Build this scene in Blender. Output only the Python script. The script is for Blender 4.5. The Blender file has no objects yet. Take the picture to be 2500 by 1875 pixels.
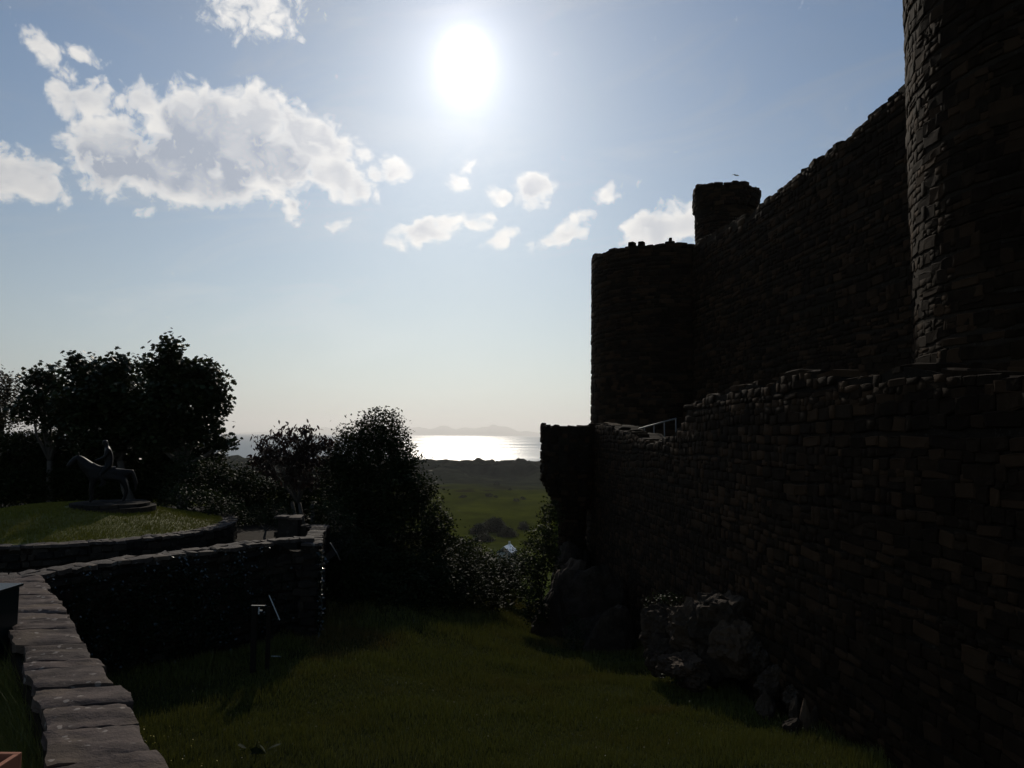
import bpy, bmesh, math, random
import numpy as np
from mathutils import Matrix, Vector, noise as mnoise

R = math.radians
SC = bpy.context.scene
COL = SC.collection

# ------------------------------------------------------------------ camera
CZ = 5.0                                   # eye height over the ditch floor
PITCH, ROLL, FPX = R(3.92), R(0.5), 1823.0
cam = bpy.data.cameras.new('camera')
cam.sensor_width = 36.0
cam.lens = 36.0 * FPX / 2500.0
cam.clip_start = 0.1
cam.clip_end = 150000.0
cam_ob = bpy.data.objects.new('camera', cam)
COL.objects.link(cam_ob)
cam_ob.matrix_world = (Matrix.Translation((0, 0, CZ)) @ Matrix.Rotation(R(90) + PITCH, 4, 'X')
                       @ Matrix.Rotation(ROLL, 4, 'Z'))
SC.camera = cam_ob

# ------------------------------------------------------------------ light and exposure
SUN_AZ, SUN_EL = -3.92, 27.07              # degrees, azimuth from +Y towards +X
SKY_STRENGTH = 0.13
SC.view_settings.view_transform = 'Standard'
SC.view_settings.look = 'None'
SC.view_settings.gamma = 1.0
SC.view_settings.use_curve_mapping = False
SC.view_settings.exposure = -0.9
SC.render.engine = 'CYCLES'
SC.cycles.use_denoising = True
SC.cycles.max_bounces = 6
SC.cycles.diffuse_bounces = 2
SC.cycles.glossy_bounces = 2
SC.cycles.transparent_max_bounces = 8
SC.cycles.volume_bounces = 0
SC.cycles.sample_clamp_indirect = 6.0
SUN_DIR = Vector((math.sin(R(SUN_AZ)) * math.cos(R(SUN_EL)), math.cos(R(SUN_AZ)) * math.cos(R(SUN_EL)), math.sin(R(SUN_EL))))
sun = bpy.data.lights.new('sun', 'SUN')
sun.energy = 4.0
sun.angle = R(0.6)
sun.color = (1.0, 0.9, 0.76)
sun_ob = bpy.data.objects.new('sun', sun)
COL.objects.link(sun_ob)
sun_ob.rotation_euler = SUN_DIR.to_track_quat('Z', 'Y').to_euler()
sun_ob.location = (0, 0, 60)

# ------------------------------------------------------------------ world: sky, sun glare and cumulus
W = bpy.data.worlds.new('World')
SC.world = W
W.use_nodes = True
W.cycles.sampling_method = 'MANUAL'
W.cycles.sample_map_resolution = 512

class NB:
    """small node-graph builder"""
    def __init__(s, nt): s.nt = nt
    def n(s, t, **kw):
        nd = s.nt.nodes.new(t)
        for k, v in kw.items(): setattr(nd, k, v)
        return nd
    def put(s, sock, v):
        if v is None: return
        if hasattr(v, 'links') or isinstance(v, bpy.types.NodeSocket): s.nt.links.new(v, sock)
        else: sock.default_value = v
    def m(s, op, a, b=None, c=None, clamp=False):
        nd = s.n('ShaderNodeMath', operation=op, use_clamp=clamp)
        for i, v in enumerate((a, b, c)): s.put(nd.inputs[i], v)
        return nd.outputs[0]
    def v(s, op, a, b=None, scale=None):
        nd = s.n('ShaderNodeVectorMath', operation=op)
        s.put(nd.inputs[0], a)
        if b is not None: s.put(nd.inputs[1], b)
        if scale is not None: s.put(nd.inputs['Scale'], scale)
        return nd.outputs['Value'] if op in ('DOT_PRODUCT', 'LENGTH', 'DISTANCE') else nd.outputs[0]
    def comb(s, x, y, z):
        nd = s.n('ShaderNodeCombineXYZ')
        for i, v in enumerate((x, y, z)): s.put(nd.inputs[i], v)
        return nd.outputs[0]
    def sep(s, a):
        nd = s.n('ShaderNodeSeparateXYZ'); s.put(nd.inputs[0], a); return nd.outputs
    def noise(s, vec, scale, detail=4, rough=0.55, col=False, dist=0.0, dim='3D'):
        nd = s.n('ShaderNodeTexNoise', noise_dimensions=dim)
        s.put(nd.inputs['Vector'], vec); nd.inputs['Scale'].default_value = scale
        nd.inputs['Detail'].default_value = detail; nd.inputs['Roughness'].default_value = rough
        nd.inputs['Distortion'].default_value = dist
        return nd.outputs[1 if col else 0]
    def mapr(s, a, f0, f1, t0=0.0, t1=1.0, smooth=True):
        nd = s.n('ShaderNodeMapRange', interpolation_type='SMOOTHSTEP' if smooth else 'LINEAR')
        s.put(nd.inputs[0], a)
        for i, v in enumerate((f0, f1, t0, t1)): s.put(nd.inputs[i + 1], v)
        return nd.outputs[0]
    def mix(s, f, a, b, blend='MIX'):
        nd = s.n('ShaderNodeMix', data_type='RGBA', blend_type=blend)
        s.put(nd.inputs[0], f)
        for i, v in ((6, a), (7, b)):
            s.put(nd.inputs[i], (tuple(v) + (1,))[:4] if isinstance(v, (tuple, list)) else v)
        return nd.outputs[2]

# clouds: azimuth, elevation, half width, half height (degrees), tilt, weight
CLOUDS = [
    (-28.6, 18.4, 3.7, 2.8, 10, 1.25), (-22.2, 20.4, 5.4, 4.0, 0, 1.45), (-24.6, 18.4, 5.6, 3.0, 0, 1.35),
    (-19.6, 22.4, 3.2, 2.3, 0, 1.2), (-15.9, 21.3, 4.8, 2.1, -14, 1.2), (-18.0, 19.4, 3.6, 2.6, 0, 1.25),
    (-13.4, 18.7, 3.4, 1.7, -20, 1.0), (-10.0, 19.6, 2.0, 0.95, 5, 0.9), (-22.6, 17.1, 5.6, 1.6, 4, 0.9),
    (-30.8, 21.4, 2.2, 1.5, 10, 0.9), (-27.3, 22.2, 1.9, 1.2, 15, 0.9), (-33.0, 23.7, 2.2, 0.9, -42, 0.7),
    (-31.0, 24.2, 1.4, 0.6, -10, 0.6), (-34.0, 16.0, 2.9, 1.9, -8, 0.95), (-20.2, 29.6, 4.6, 2.6, 0, 0.7),
    (-7.0, 15.3, 3.4, 1.15, 14, 0.95), (-2.8, 16.1, 1.2, 0.7, 10, 0.8), (-0.8, 15.0, 1.9, 0.7, 20, 0.6),
    (1.5, 18.5, 1.9, 1.35, 0, 1.0), (-1.4, 18.1, 1.2, 0.7, 5, 0.8), (3.9, 15.4, 3.0, 1.0, 27, 0.9),
    (11.2, 15.4, 3.6, 2.0, 20, 0.85), (13.0, 15.6, 2.0, 1.6, 0, 0.9), (-3.8, 20.2, 0.8, 0.55, 40, 0.65),
    (-4.7, 18.8, 0.9, 0.8, 40, 0.65), (7.2, 18.2, 1.2, 0.7, 0, 0.55), (-16.8, 16.3, 1.1, 1.0, -30, 0.7),
    (-13.5, 15.3, 1.1, 0.55, -12, 0.7), (-26.5, 14.9, 0.9, 0.5, 0, 0.5),
    # the same kind of fair-weather cumulus goes on around the rest of the sky
    (-52, 22, 7, 3.2, 5, 1.1), (-66, 16, 6, 2.2, 0, 1.0), (-90, 24, 8, 3.6, -6, 1.1), (-118, 15, 9, 2.6, 0, 1.0),
    (-150, 26, 8, 4.0, 8, 1.1), (165, 17, 9, 2.4, 0, 1.0), (132, 23, 8, 3.4, -5, 1.1), (104, 14, 8, 2.2, 0, 1.0),
    (78, 25, 7, 3.6, 6, 1.1), (56, 18, 6, 2.4, 0, 1.0), (42, 38, 6, 3.0, 0, 0.9), (-48, 44, 7, 3.5, 0, 0.9),
]

def cloud_group(name, clouds, fine=True):
    g = bpy.data.node_groups.new(name, 'ShaderNodeTree')
    g.interface.new_socket('Vector', in_out='INPUT', socket_type='NodeSocketVector')
    g.interface.new_socket('Density', in_out='OUTPUT', socket_type='NodeSocketFloat')
    g.interface.new_socket('Body', in_out='OUTPUT', socket_type='NodeSocketFloat')
    b = NB(g)
    gi, go = b.n('NodeGroupInput'), b.n('NodeGroupOutput')
    d = b.v('NORMALIZE', gi.outputs[0])
    x, y, z = b.sep(d)
    az = b.m('DEGREES', b.m('ARCTAN2', x, y))
    el = b.m('DEGREES', b.m('ARCSINE', z))
    p = b.comb(az, el, 0.0)
    wn = b.v('SUBTRACT', b.noise(p, 0.42, 2, 0.5, col=True, dim='2D'), (0.5, 0.5, 0.5))
    pw = b.v('ADD', p, b.v('MULTIPLY', wn, (2.2, 1.3, 0.0)))
    f = None
    for (ca, ce, rx, ry, rot, wt) in clouds:
        mp = b.n('ShaderNodeMapping', vector_type='TEXTURE')
        if f is None: b.put(mp.inputs[0], pw)
        else:                              # chained, so that the evaluation stack stays small
            ch = b.n('ShaderNodeVectorMath', operation='MULTIPLY_ADD')
            b.put(ch.inputs[0], f); ch.inputs[1].default_value = (1e-9, 1e-9, 0); b.put(ch.inputs[2], pw)
            b.put(mp.inputs[0], ch.outputs[0])
        mp.inputs[1].default_value = (ca, ce, 0)
        mp.inputs[2].default_value = (0, 0, R(rot))
        mp.inputs[3].default_value = (rx, ry, 1)
        q = b.m('MULTIPLY_ADD', b.v('DOT_PRODUCT', mp.outputs[0], mp.outputs[0]), -wt, wt)
        f = q if f is None else b.m('MAXIMUM', f, q)
    f = b.m('MAXIMUM', f, -0.6)
    nl = b.m('SUBTRACT', b.noise(p, 0.40, 2, 0.5, dim='2D'), 0.5)
    if not fine:
        g.links.new(b.m('MULTIPLY_ADD', nl, 1.1, f), go.inputs[1])
        return g
    n1 = b.m('SUBTRACT', b.noise(p, 0.60, 8, 0.58, dist=0.4, dim='2D'), 0.5)
    vor = b.n('ShaderNodeTexVoronoi', feature='F1', voronoi_dimensions='2D')
    b.put(vor.inputs['Vector'], pw)
    vor.inputs['Scale'].default_value = 1.0
    vor.inputs['Detail'].default_value = 2.0
    vor.inputs['Roughness'].default_value = 0.55
    bil = b.m('SUBTRACT', 0.45, vor.outputs['Distance'])
    dn = b.m('ADD', f, b.m('MULTIPLY', n1, 2.0))
    dn = b.m('ADD', dn, b.m('MULTIPLY', bil, 0.55))
    g.links.new(b.m('ADD', dn, 0.10), go.inputs[0])
    g.links.new(b.m('MULTIPLY_ADD', nl, 1.1, f), go.inputs[1])
    return g

def build_world():
    nt = W.node_tree
    b = NB(nt)
    bg = nt.nodes['Background']
    sky = b.n('ShaderNodeTexSky', sky_type='NISHITA', sun_disc=False)
    sky.sun_elevation = R(SUN_EL)
    sky.sun_rotation = R(SUN_AZ)
    sky.altitude = 60
    sky.air_density, sky.dust_density, sky.ozone_density = 1.0, 0.35, 2.2
    tc = b.n('ShaderNodeTexCoord')
    d = b.v('NORMALIZE', tc.outputs['Generated'])
    x, y, z = b.sep(d)
    az = b.m('DEGREES', b.m('ARCTAN2', x, y))
    el = b.m('DEGREES', b.m('ARCSINE', z))
    # thin high veil, uneven, and brighter humid air near the horizon
    veil = b.noise(b.comb(az, b.m('MULTIPLY', el, 2.6), 3.0), 0.045, 4, 0.55, dim='2D')
    veil = b.mapr(veil, 0.38, 0.72)
    zc = b.m('SUBTRACT', 1.0, b.m('MINIMUM', b.m('MAXIMUM', z, 0.0), 1.0))
    low, low2 = b.m('POWER', zc, 4.0), b.m('POWER', zc, 8.0)
    cosang = b.v('DOT_PRODUCT', d, tuple(SUN_DIR))
    near = b.m('POWER', b.m('MAXIMUM', b.m('MULTIPLY_ADD', cosang, 0.5, 0.5), 0.0), 5.0)
    base = sky.outputs[0]
    grey = b.mix(1.0, base, (1.02, 1.0, 0.97), 'MULTIPLY')
    lum = b.n('ShaderNodeRGBToBW'); b.put(lum.inputs[0], grey)
    lumc = b.n('ShaderNodeCombineColor')
    for i, k in enumerate((1.0, 1.0, 1.0)): b.put(lumc.inputs[i], b.m('MULTIPLY', lum.outputs[0], k))
    base = b.mix(b.m('MULTIPLY', veil, 0.10), base, lumc.outputs[0])
    kf = b.m('MULTIPLY_ADD', low2, -0.68, 1.12)
    hz = b.n('ShaderNodeCombineColor')
    for i, k in enumerate((1.0, 0.955, 0.895)): b.put(hz.inputs[i], b.m('MULTIPLY', b.m('MULTIPLY', lum.outputs[0], kf), k))
    base = b.mix(b.m('MULTIPLY', low, 0.93), base, hz.outputs[0])
    base = b.mix(1.0, base, (0.84, 0.95, 1.00), 'MULTIPLY')
    # streaks of thin high cloud
    st = b.noise(b.comb(b.m('MULTIPLY_ADD', el, 0.5, b.m('MULTIPLY', az, 0.5)), b.m('MULTIPLY_ADD', az, -0.45, b.m('MULTIPLY', el, 2.2)), 7.0), 0.11, 5, 0.6, dim='2D', dist=0.6)
    st = b.m('MULTIPLY', b.mapr(st, 0.45, 0.80), b.m('MULTIPLY_ADD', low2, -0.25, 0.20, clamp=True))
    base = b.mix(st, base, b.mix(1.0, lumc.outputs[0], (1.35, 1.33, 1.30), 'MULTIPLY'))
    # clouds
    g1, g2 = cloud_group('cloud_field', CLOUDS), cloud_group('cloud_bulk', CLOUDS[:9] + CLOUDS[29:], False)
    def cl(vec, g):
        nd = b.n('ShaderNodeGroup'); nd.node_tree = g
        b.put(nd.inputs[0], vec); return nd.outputs
    c1 = cl(d, g1)
    to_sun = b.v('NORMALIZE', b.v('SUBTRACT', tuple(SUN_DIR), d))
    c2 = cl(b.v('ADD', d, b.v('SCALE', to_sun, scale=0.05)), g2)
    alpha = b.mapr(c1[0], -0.18, 0.72)
    lit = b.mapr(b.m('SUBTRACT', c1[1], c2[1]), -0.8, 0.55)      # thinner towards the sun: lit through
    core = b.mapr(c1[1], 0.15, 1.15)
    rimw = b.mapr(c1[0], 0.10, 1.15)                               # edges glow white
    puff = b.mapr(b.m('SUBTRACT', c1[0], c1[1]), -0.35, 0.45)
    dark = b.m('MULTIPLY', b.m('MULTIPLY', core, rimw), b.m('MULTIPLY_ADD', lit, -1.0, 1.65))
    dark = b.m('MULTIPLY', dark, b.m('MULTIPLY_ADD', puff, -0.30, 1.12), clamp=True)
    near2 = b.m('MULTIPLY_ADD', near, 0.75, 0.30)                  # forward scattering: clouds towards the sun are brighter
    ccol = b.mix(dark, (13.4, 13.1, 12.6), (5.6, 6.3, 7.6))
    ccol = b.mix(1.0, ccol, b.comb(near2, near2, near2), 'MULTIPLY')
    col = b.mix(b.m('MULTIPLY', alpha, 0.95), base, ccol)
    # the sun seen through thin haze
    ex = b.m('DIVIDE', b.m('SUBTRACT', az, SUN_AZ), 1.72)
    ey = b.m('DIVIDE', b.m('SUBTRACT', el, SUN_EL - 0.1), 1.92)
    rho = b.m('SQRT', b.m('ADD', b.m('MULTIPLY', ex, ex), b.m('MULTIPLY', ey, ey)))
    disc = b.m('MULTIPLY', b.mapr(rho, 0.45, 1.4, 1.0, 0.0), 40.0)
    halo = b.m('MULTIPLY', b.m('EXPONENT', b.m('MULTIPLY', rho, -0.42)), 8.5)
    halo = b.m('ADD', halo, b.m('MULTIPLY', b.m('EXPONENT', b.m('MULTIPLY', rho, -1.9)), 26.0))
    glow = b.m('ADD', disc, halo)
    gcol = b.n('ShaderNodeCombineColor')
    for i, k in enumerate((1.0, 0.97, 1.02)): b.put(gcol.inputs[i], b.m('MULTIPLY', glow, k))
    col = b.mix(1.0, col, gcol.outputs[0], 'ADD')
    b.put(bg.inputs[0], col)
    bg.inputs[1].default_value = SKY_STRENGTH
build_world()

# ------------------------------------------------------------------ helpers
rng = np.random.default_rng(7)
rnd = random.Random(11)

def sight(px, py, Y):
    """point of the place at depth Y that lies on the sight line through photo pixel (px, py)"""
    u, v = px - 1250.0, 937.5 - py
    u, v = u * math.cos(ROLL) - v * math.sin(ROLL), u * math.sin(ROLL) + v * math.cos(ROLL)
    f, h = FPX * math.cos(PITCH) - v * math.sin(PITCH), FPX * math.sin(PITCH) + v * math.cos(PITCH)
    return np.array([u / f * Y, Y, CZ + h / f * Y])

def tag(o, label=None, cat=None, group=None, kind=None):
    if label: o['label'] = label
    if cat: o['category'] = cat
    if group: o['group'] = group
    if kind: o['kind'] = kind
    return o

def thing(name, loc, label, cat, group=None):
    o = bpy.data.objects.new(name, None)
    o.empty_display_size = 0.3
    o.location = loc
    COL.objects.link(o)
    return tag(o, label, cat, group)

def attach(o, parent):
    """parent o, whose geometry is written in world coordinates"""
    o.parent = parent
    if parent is not None and parent.type == 'EMPTY':
        o.matrix_parent_inverse = Matrix.Translation(-Vector(parent.location))
    return o

def link(name, me, m=None, parent=None, smooth=False):
    if m is not None and not me.materials: me.materials.append(m)
    o = bpy.data.objects.new(name, me)
    COL.objects.link(o)
    if smooth: me.polygons.foreach_set('use_smooth', np.ones(len(me.polygons), dtype=bool))
    if parent is not None: attach(o, parent)
    return o

def pymesh(name, verts, faces):
    me = bpy.data.meshes.new(name)
    me.from_pydata([tuple(map(float, v)) for v in verts], [], [tuple(map(int, f)) for f in faces])
    me.update()
    return me

def npmesh(name, V, loops, totals, attr=None):
    """fast mesh from flat numpy arrays; attr: one float per vertex, stored as 'rnd'"""
    V = np.asarray(V, dtype=np.float32); loops = np.asarray(loops, dtype=np.int32); totals = np.asarray(totals, dtype=np.int32)
    me = bpy.data.meshes.new(name)
    me.vertices.add(len(V)); me.vertices.foreach_set('co', V.ravel())
    me.loops.add(len(loops)); me.loops.foreach_set('vertex_index', loops)
    me.polygons.add(len(totals))
    starts = np.zeros(len(totals), dtype=np.int32); starts[1:] = np.cumsum(totals)[:-1]
    me.polygons.foreach_set('loop_start', starts)
    me.polygons.foreach_set('loop_total', totals)
    if attr is not None:
        a = me.attributes.new('rnd', 'FLOAT', 'POINT')
        a.data.foreach_set('value', np.asarray(attr, dtype=np.float32))
    me.update(calc_edges=True)
    return me

def grid_mesh(name, P, closed_u=False):
    """P: (nu, nv, 3) points -> quad sheet"""
    nu, nv = P.shape[:2]
    idx = np.arange(nu * nv).reshape(nu, nv)
    if closed_u: idx = np.vstack([idx, idx[:1]])
    a, b, c, d = idx[:-1, :-1], idx[1:, :-1], idx[1:, 1:], idx[:-1, 1:]
    L = np.stack([a, b, c, d], -1).reshape(-1)
    return npmesh(name, P.reshape(-1, 3), L, np.full(len(L) // 4, 4))

def box_verts(x0, x1, y0, y1, z0, z1):
    V = [(x0, y0, z0), (x1, y0, z0), (x1, y1, z0), (x0, y1, z0), (x0, y0, z1), (x1, y0, z1), (x1, y1, z1), (x0, y1, z1)]
    F = [(0, 3, 2, 1), (4, 5, 6, 7), (0, 1, 5, 4), (1, 2, 6, 5), (2, 3, 7, 6), (3, 0, 4, 7)]
    return V, F

class MB:
    """collects simple solids into one mesh"""
    def __init__(s): s.V, s.F = [], []
    def add(s, V, F):
        k = len(s.V); s.V += [tuple(v) for v in V]; s.F += [tuple(i + k for i in f) for f in F]; return s
    def box(s, *a, M=None):
        V, F = box_verts(*a)
        if M is not None: V = [tuple(M @ Vector(v)) for v in V]
        return s.add(V, F)
    def tube(s, pts, radii, n=8, cap=True):
        pts = [Vector(p) for p in pts]
        if not hasattr(radii, '__len__'): radii = [radii] * len(pts)
        k = len(s.V)
        for i, p in enumerate(pts):
            t = (pts[min(i + 1, len(pts) - 1)] - pts[max(i - 1, 0)]).normalized()
            a = t.orthogonal().normalized(); b = t.cross(a)
            for j in range(n):
                an = 2 * math.pi * j / n
                s.V.append(tuple(p + (a * math.cos(an) + b * math.sin(an)) * radii[i]))
        for i in range(len(pts) - 1):
            for j in range(n):
                j2 = (j + 1) % n
                s.F.append((k + i * n + j, k + i * n + j2, k + (i + 1) * n + j2, k + (i + 1) * n + j))
        if cap:
            s.F.append(tuple(k + j for j in reversed(range(n))))
            s.F.append(tuple(k + (len(pts) - 1) * n + j for j in range(n)))
        return s
    def build(s, name, m, parent=None, smooth=False, bevel=0.0):
        me = pymesh(name, s.V, s.F)
        if bevel:
            bm = bmesh.new(); bm.from_mesh(me)
            bmesh.ops.bevel(bm, geom=bm.edges[:], offset=bevel, segments=2, profile=0.6, affect='EDGES')
            bm.to_mesh(me); bm.free()
        return link(name, me, m, parent, smooth)

def sstep(a, b, x):
    t = np.clip((np.asarray(x, dtype=float) - a) / (b - a), 0, 1)
    return t * t * (3 - 2 * t)

def vnoise(x, y, seed=0):
    """smooth 2D value noise in [-1, 1], vectorised"""
    x = np.asarray(x, dtype=float); y = np.asarray(y, dtype=float)
    xi, yi = np.floor(x).astype(np.int64), np.floor(y).astype(np.int64)
    fx, fy = x - xi, y - yi
    fx, fy = fx * fx * (3 - 2 * fx), fy * fy * (3 - 2 * fy)
    def h(a, b):
        n = (a * 374761393 + b * 668265263 + seed * 1442695041) & 0x7fffffff
        n = ((n ^ (n >> 13)) * 1274126177) & 0x7fffffff
        return ((n ^ (n >> 16)) & 0xffff) / 32767.5 - 1.0
    return (h(xi, yi) * (1 - fx) * (1 - fy) + h(xi + 1, yi) * fx * (1 - fy)
            + h(xi, yi + 1) * (1 - fx) * fy + h(xi + 1, yi + 1) * fx * fy)

def fbm(x, y, o=4, seed=0, g=0.5):
    s, a = 0.0, 1.0
    for i in range(o):
        s = s + a * vnoise(x * 2 ** i, y * 2 ** i, seed + i * 17); a *= g
    return s

# ------------------------------------------------------------------ materials
def new_mat(name):
    m = bpy.data.materials.new(name); m.use_nodes = True
    nt = m.node_tree
    return m, NB(nt), nt.nodes['Principled BSDF'], nt.nodes['Material Output']

def piece_random(b):
    oi = b.n('ShaderNodeObjectInfo')
    at = b.n('ShaderNodeAttribute', attribute_name='rnd')
    return b.m('FRACT', b.m('ADD', oi.outputs['Random'], at.outputs['Fac']))

def wpos(b):
    return b.n('ShaderNodeNewGeometry').outputs['Position']

def bump(b, p, h, strength, dist):
    nd = b.n('ShaderNodeBump'); nd.inputs['Strength'].default_value = strength; nd.inputs['Distance'].default_value = dist
    b.put(nd.inputs['Height'], h); b.put(p.inputs['Normal'], nd.outputs[0])

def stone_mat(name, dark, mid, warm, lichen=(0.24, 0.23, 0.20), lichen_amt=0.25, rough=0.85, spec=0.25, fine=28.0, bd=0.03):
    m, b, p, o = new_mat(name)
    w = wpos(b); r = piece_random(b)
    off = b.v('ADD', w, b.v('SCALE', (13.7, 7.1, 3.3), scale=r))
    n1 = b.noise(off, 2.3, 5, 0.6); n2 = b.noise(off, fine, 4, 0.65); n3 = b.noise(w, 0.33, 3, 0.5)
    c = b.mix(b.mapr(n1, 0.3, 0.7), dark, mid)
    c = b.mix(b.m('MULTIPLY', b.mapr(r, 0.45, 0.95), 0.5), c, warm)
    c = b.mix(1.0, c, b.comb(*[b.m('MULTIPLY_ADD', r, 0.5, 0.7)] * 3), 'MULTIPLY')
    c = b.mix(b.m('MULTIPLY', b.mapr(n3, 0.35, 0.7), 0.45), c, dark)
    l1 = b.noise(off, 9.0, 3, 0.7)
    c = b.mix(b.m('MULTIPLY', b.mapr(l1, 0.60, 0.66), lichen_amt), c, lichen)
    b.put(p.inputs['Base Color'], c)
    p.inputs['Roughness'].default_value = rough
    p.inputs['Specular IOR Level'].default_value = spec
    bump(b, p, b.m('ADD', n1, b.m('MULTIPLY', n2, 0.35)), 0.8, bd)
    return m

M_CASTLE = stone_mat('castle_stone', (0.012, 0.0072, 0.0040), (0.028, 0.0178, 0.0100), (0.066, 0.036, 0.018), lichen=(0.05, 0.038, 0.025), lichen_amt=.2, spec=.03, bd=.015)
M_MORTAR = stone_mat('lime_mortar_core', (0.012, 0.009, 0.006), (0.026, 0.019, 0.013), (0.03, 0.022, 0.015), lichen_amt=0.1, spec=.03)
M_RUBBLE = stone_mat('rubble_stone', (0.013, 0.011, 0.009), (0.038, 0.032, 0.026), (0.05, 0.037, 0.025), lichen=(.11,.10,.085), lichen_amt=0.3, spec=.06)
M_ROCK = stone_mat('outcrop_rock', (0.026, 0.018, 0.012), (0.075, 0.052, 0.034), (0.10, 0.062, 0.036), lichen=(.13, .105, .075), lichen_amt=0.25, spec=.08, fine=14.0, bd=0.08)
M_COPE = stone_mat('coping_slate', (0.038, 0.028, 0.023), (0.088, 0.066, 0.054), (0.10, 0.07, 0.045), lichen=(0.34, 0.31, 0.27), lichen_amt=0.4)

def slab_mat():
    m, b, p, o = new_mat('lichened_slate_slab')
    w = wpos(b); r = piece_random(b)
    off = b.v('ADD', w, b.v('SCALE', (9.1, 4.7, 2.3), scale=r))
    st = b.v('MULTIPLY', off, (3.0, 5.5, 14.0))
    n1 = b.noise(st, 1.0, 6, 0.62); n2 = b.noise(off, 38.0, 4, 0.6); n3 = b.noise(off, 1.6, 3, 0.5)
    c = b.mix(b.mapr(n1, 0.32, 0.68), (0.056, 0.040, 0.034), (0.124, 0.090, 0.075))
    c = b.mix(b.m('MULTIPLY', b.mapr(n3, 0.45, 0.7), 0.6), c, (0.118, 0.084, 0.054))
    c = b.mix(1.0, c, b.comb(*[b.m('MULTIPLY_ADD', r, 0.4, 0.75)] * 3), 'MULTIPLY')
    vo = b.n('ShaderNodeTexVoronoi', feature='F1'); b.put(vo.inputs['Vector'], b.v('ADD', off, b.v('SCALE', b.noise(off, 9, 2, 0.5, col=True), scale=0.12)))
    vo.inputs['Scale'].default_value = 7.5
    spots = b.m('MULTIPLY', b.mapr(vo.outputs['Distance'], 0.20, 0.27, 1.0, 0.0), b.mapr(b.noise(off, 3.1, 3, 0.6), 0.41, 0.54))
    c = b.mix(b.m('MULTIPLY', spots, 0.75), c, (0.30, 0.255, 0.215))
    b.put(p.inputs['Base Color'], c)
    p.inputs['Roughness'].default_value = 0.85
    p.inputs['Specular IOR Level'].default_value = 0.12
    bump(b, p, b.m('ADD', b.m('MULTIPLY', n1, 1.0), b.m('MULTIPLY', n2, 0.3)), 1.0, 0.025)
    return m
M_SLAB = slab_mat()

def leaf_mat(name, c1, c2, trans=0.25, tcol=(0.10, 0.13, 0.02), rough=0.45, spec=0.35):
    m, b, p, o = new_mat(name)
    r = piece_random(b)
    c = b.mix(r, c1, c2)
    b.put(p.inputs['Base Color'], c)
    p.inputs['Roughness'].default_value = rough
    p.inputs['Specular IOR Level'].default_value = spec
    t = b.n('ShaderNodeBsdfTranslucent'); t.inputs[0].default_value = tuple(tcol) + (1,)
    mx = b.n('ShaderNodeMixShader'); mx.inputs[0].default_value = trans
    b.put(mx.inputs[1], p.outputs[0]); b.put(mx.inputs[2], t.outputs[0])
    b.put(o.inputs[0], mx.outputs[0])
    return m
M_SYC = leaf_mat('sycamore_leaf', (0.010, 0.017, 0.006), (0.024, 0.034, 0.010), 0.10, (0.045, 0.055, 0.010), .5, .2)
M_OAK = leaf_mat('bronze_leaf', (0.022, 0.020, 0.008), (0.05, 0.036, 0.014), 0.12, (0.09, 0.06, 0.02), .5, .2)
M_RED = leaf_mat('drooping_purple_leaf', (0.020, 0.012, 0.010), (0.036, 0.022, 0.016), 0.10, (0.07, 0.028, 0.018), .55, .15)
M_BUSH = leaf_mat('ash_leaf', (0.008, 0.014, 0.005), (0.024, 0.033, 0.010), 0.10, (0.045, 0.055, 0.012), .65, .06)
M_SHRUB = leaf_mat('glossy_shrub_leaf', (0.008, 0.014, 0.005), (0.023, 0.034, 0.010), 0.10, (0.045, 0.06, 0.012), .62, .07)
M_IVY = leaf_mat('ivy_leaf', (0.009, 0.016, 0.008), (0.022, 0.032, 0.014), 0.04, (0.03, 0.045, 0.01), .16, .8)
M_FAR = leaf_mat('far_leaf', (0.008, 0.012, 0.007), (0.018, 0.024, 0.011), 0.06, (0.03, 0.04, 0.012), .8, .1)

def bark_mat():
    m, b, p, o = new_mat('bark')
    w = wpos(b)
    n = b.noise(b.v('MULTIPLY', w, (9, 9, 2)), 1.5, 5, 0.6)
    b.put(p.inputs['Base Color'], b.mix(n, (0.03, 0.024, 0.018), (0.10, 0.082, 0.062)))
    p.inputs['Roughness'].default_value = 0.9
    bump(b, p, n, 0.7, 0.04)
    return m
M_BARK = bark_mat()

def grass_mat(name, tall=True):
    m, b, p, o = new_mat(name)
    r = piece_random(b); w = wpos(b)
    n = b.noise(w, 0.42, 4, 0.6); n2 = b.noise(b.v('ADD', w, (31, 5, 0)), 0.21, 3, 0.5)
    c = b.mix(r, (0.085, 0.092, 0.015), (0.165, 0.162, 0.034))
    c = b.mix(b.m('MULTIPLY', b.mapr(n, 0.45, 0.68), 0.55), c, (0.125, 0.110, 0.026))
    if not tall: c = b.mix(1.0, c, (1.35, 1.25, 0.9), 'MULTIPLY')
    if tall:
        c = b.mix(b.m('MULTIPLY', b.mapr(n2, 0.56, 0.68), 0.65), c, (0.130, 0.068, 0.022))
    b.put(p.inputs['Base Color'], c)
    p.inputs['Roughness'].default_value = 0.36 if tall else 0.6
    p.inputs['Specular IOR Level'].default_value = 0.35 if tall else 0.12
    t = b.n('ShaderNodeBsdfTranslucent'); b.put(t.inputs[0], b.mix(0.5, c, (0.075, 0.075, 0.014)))
    mx = b.n('ShaderNodeMixShader'); mx.inputs[0].default_value = 0.14
    b.put(mx.inputs[1], p.outputs[0]); b.put(mx.inputs[2], t.outputs[0])
    b.put(o.inputs[0], mx.outputs[0])
    return m
M_GRASS = grass_mat('meadow_grass')
M_LAWN = grass_mat('mound_turf', False)

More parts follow.
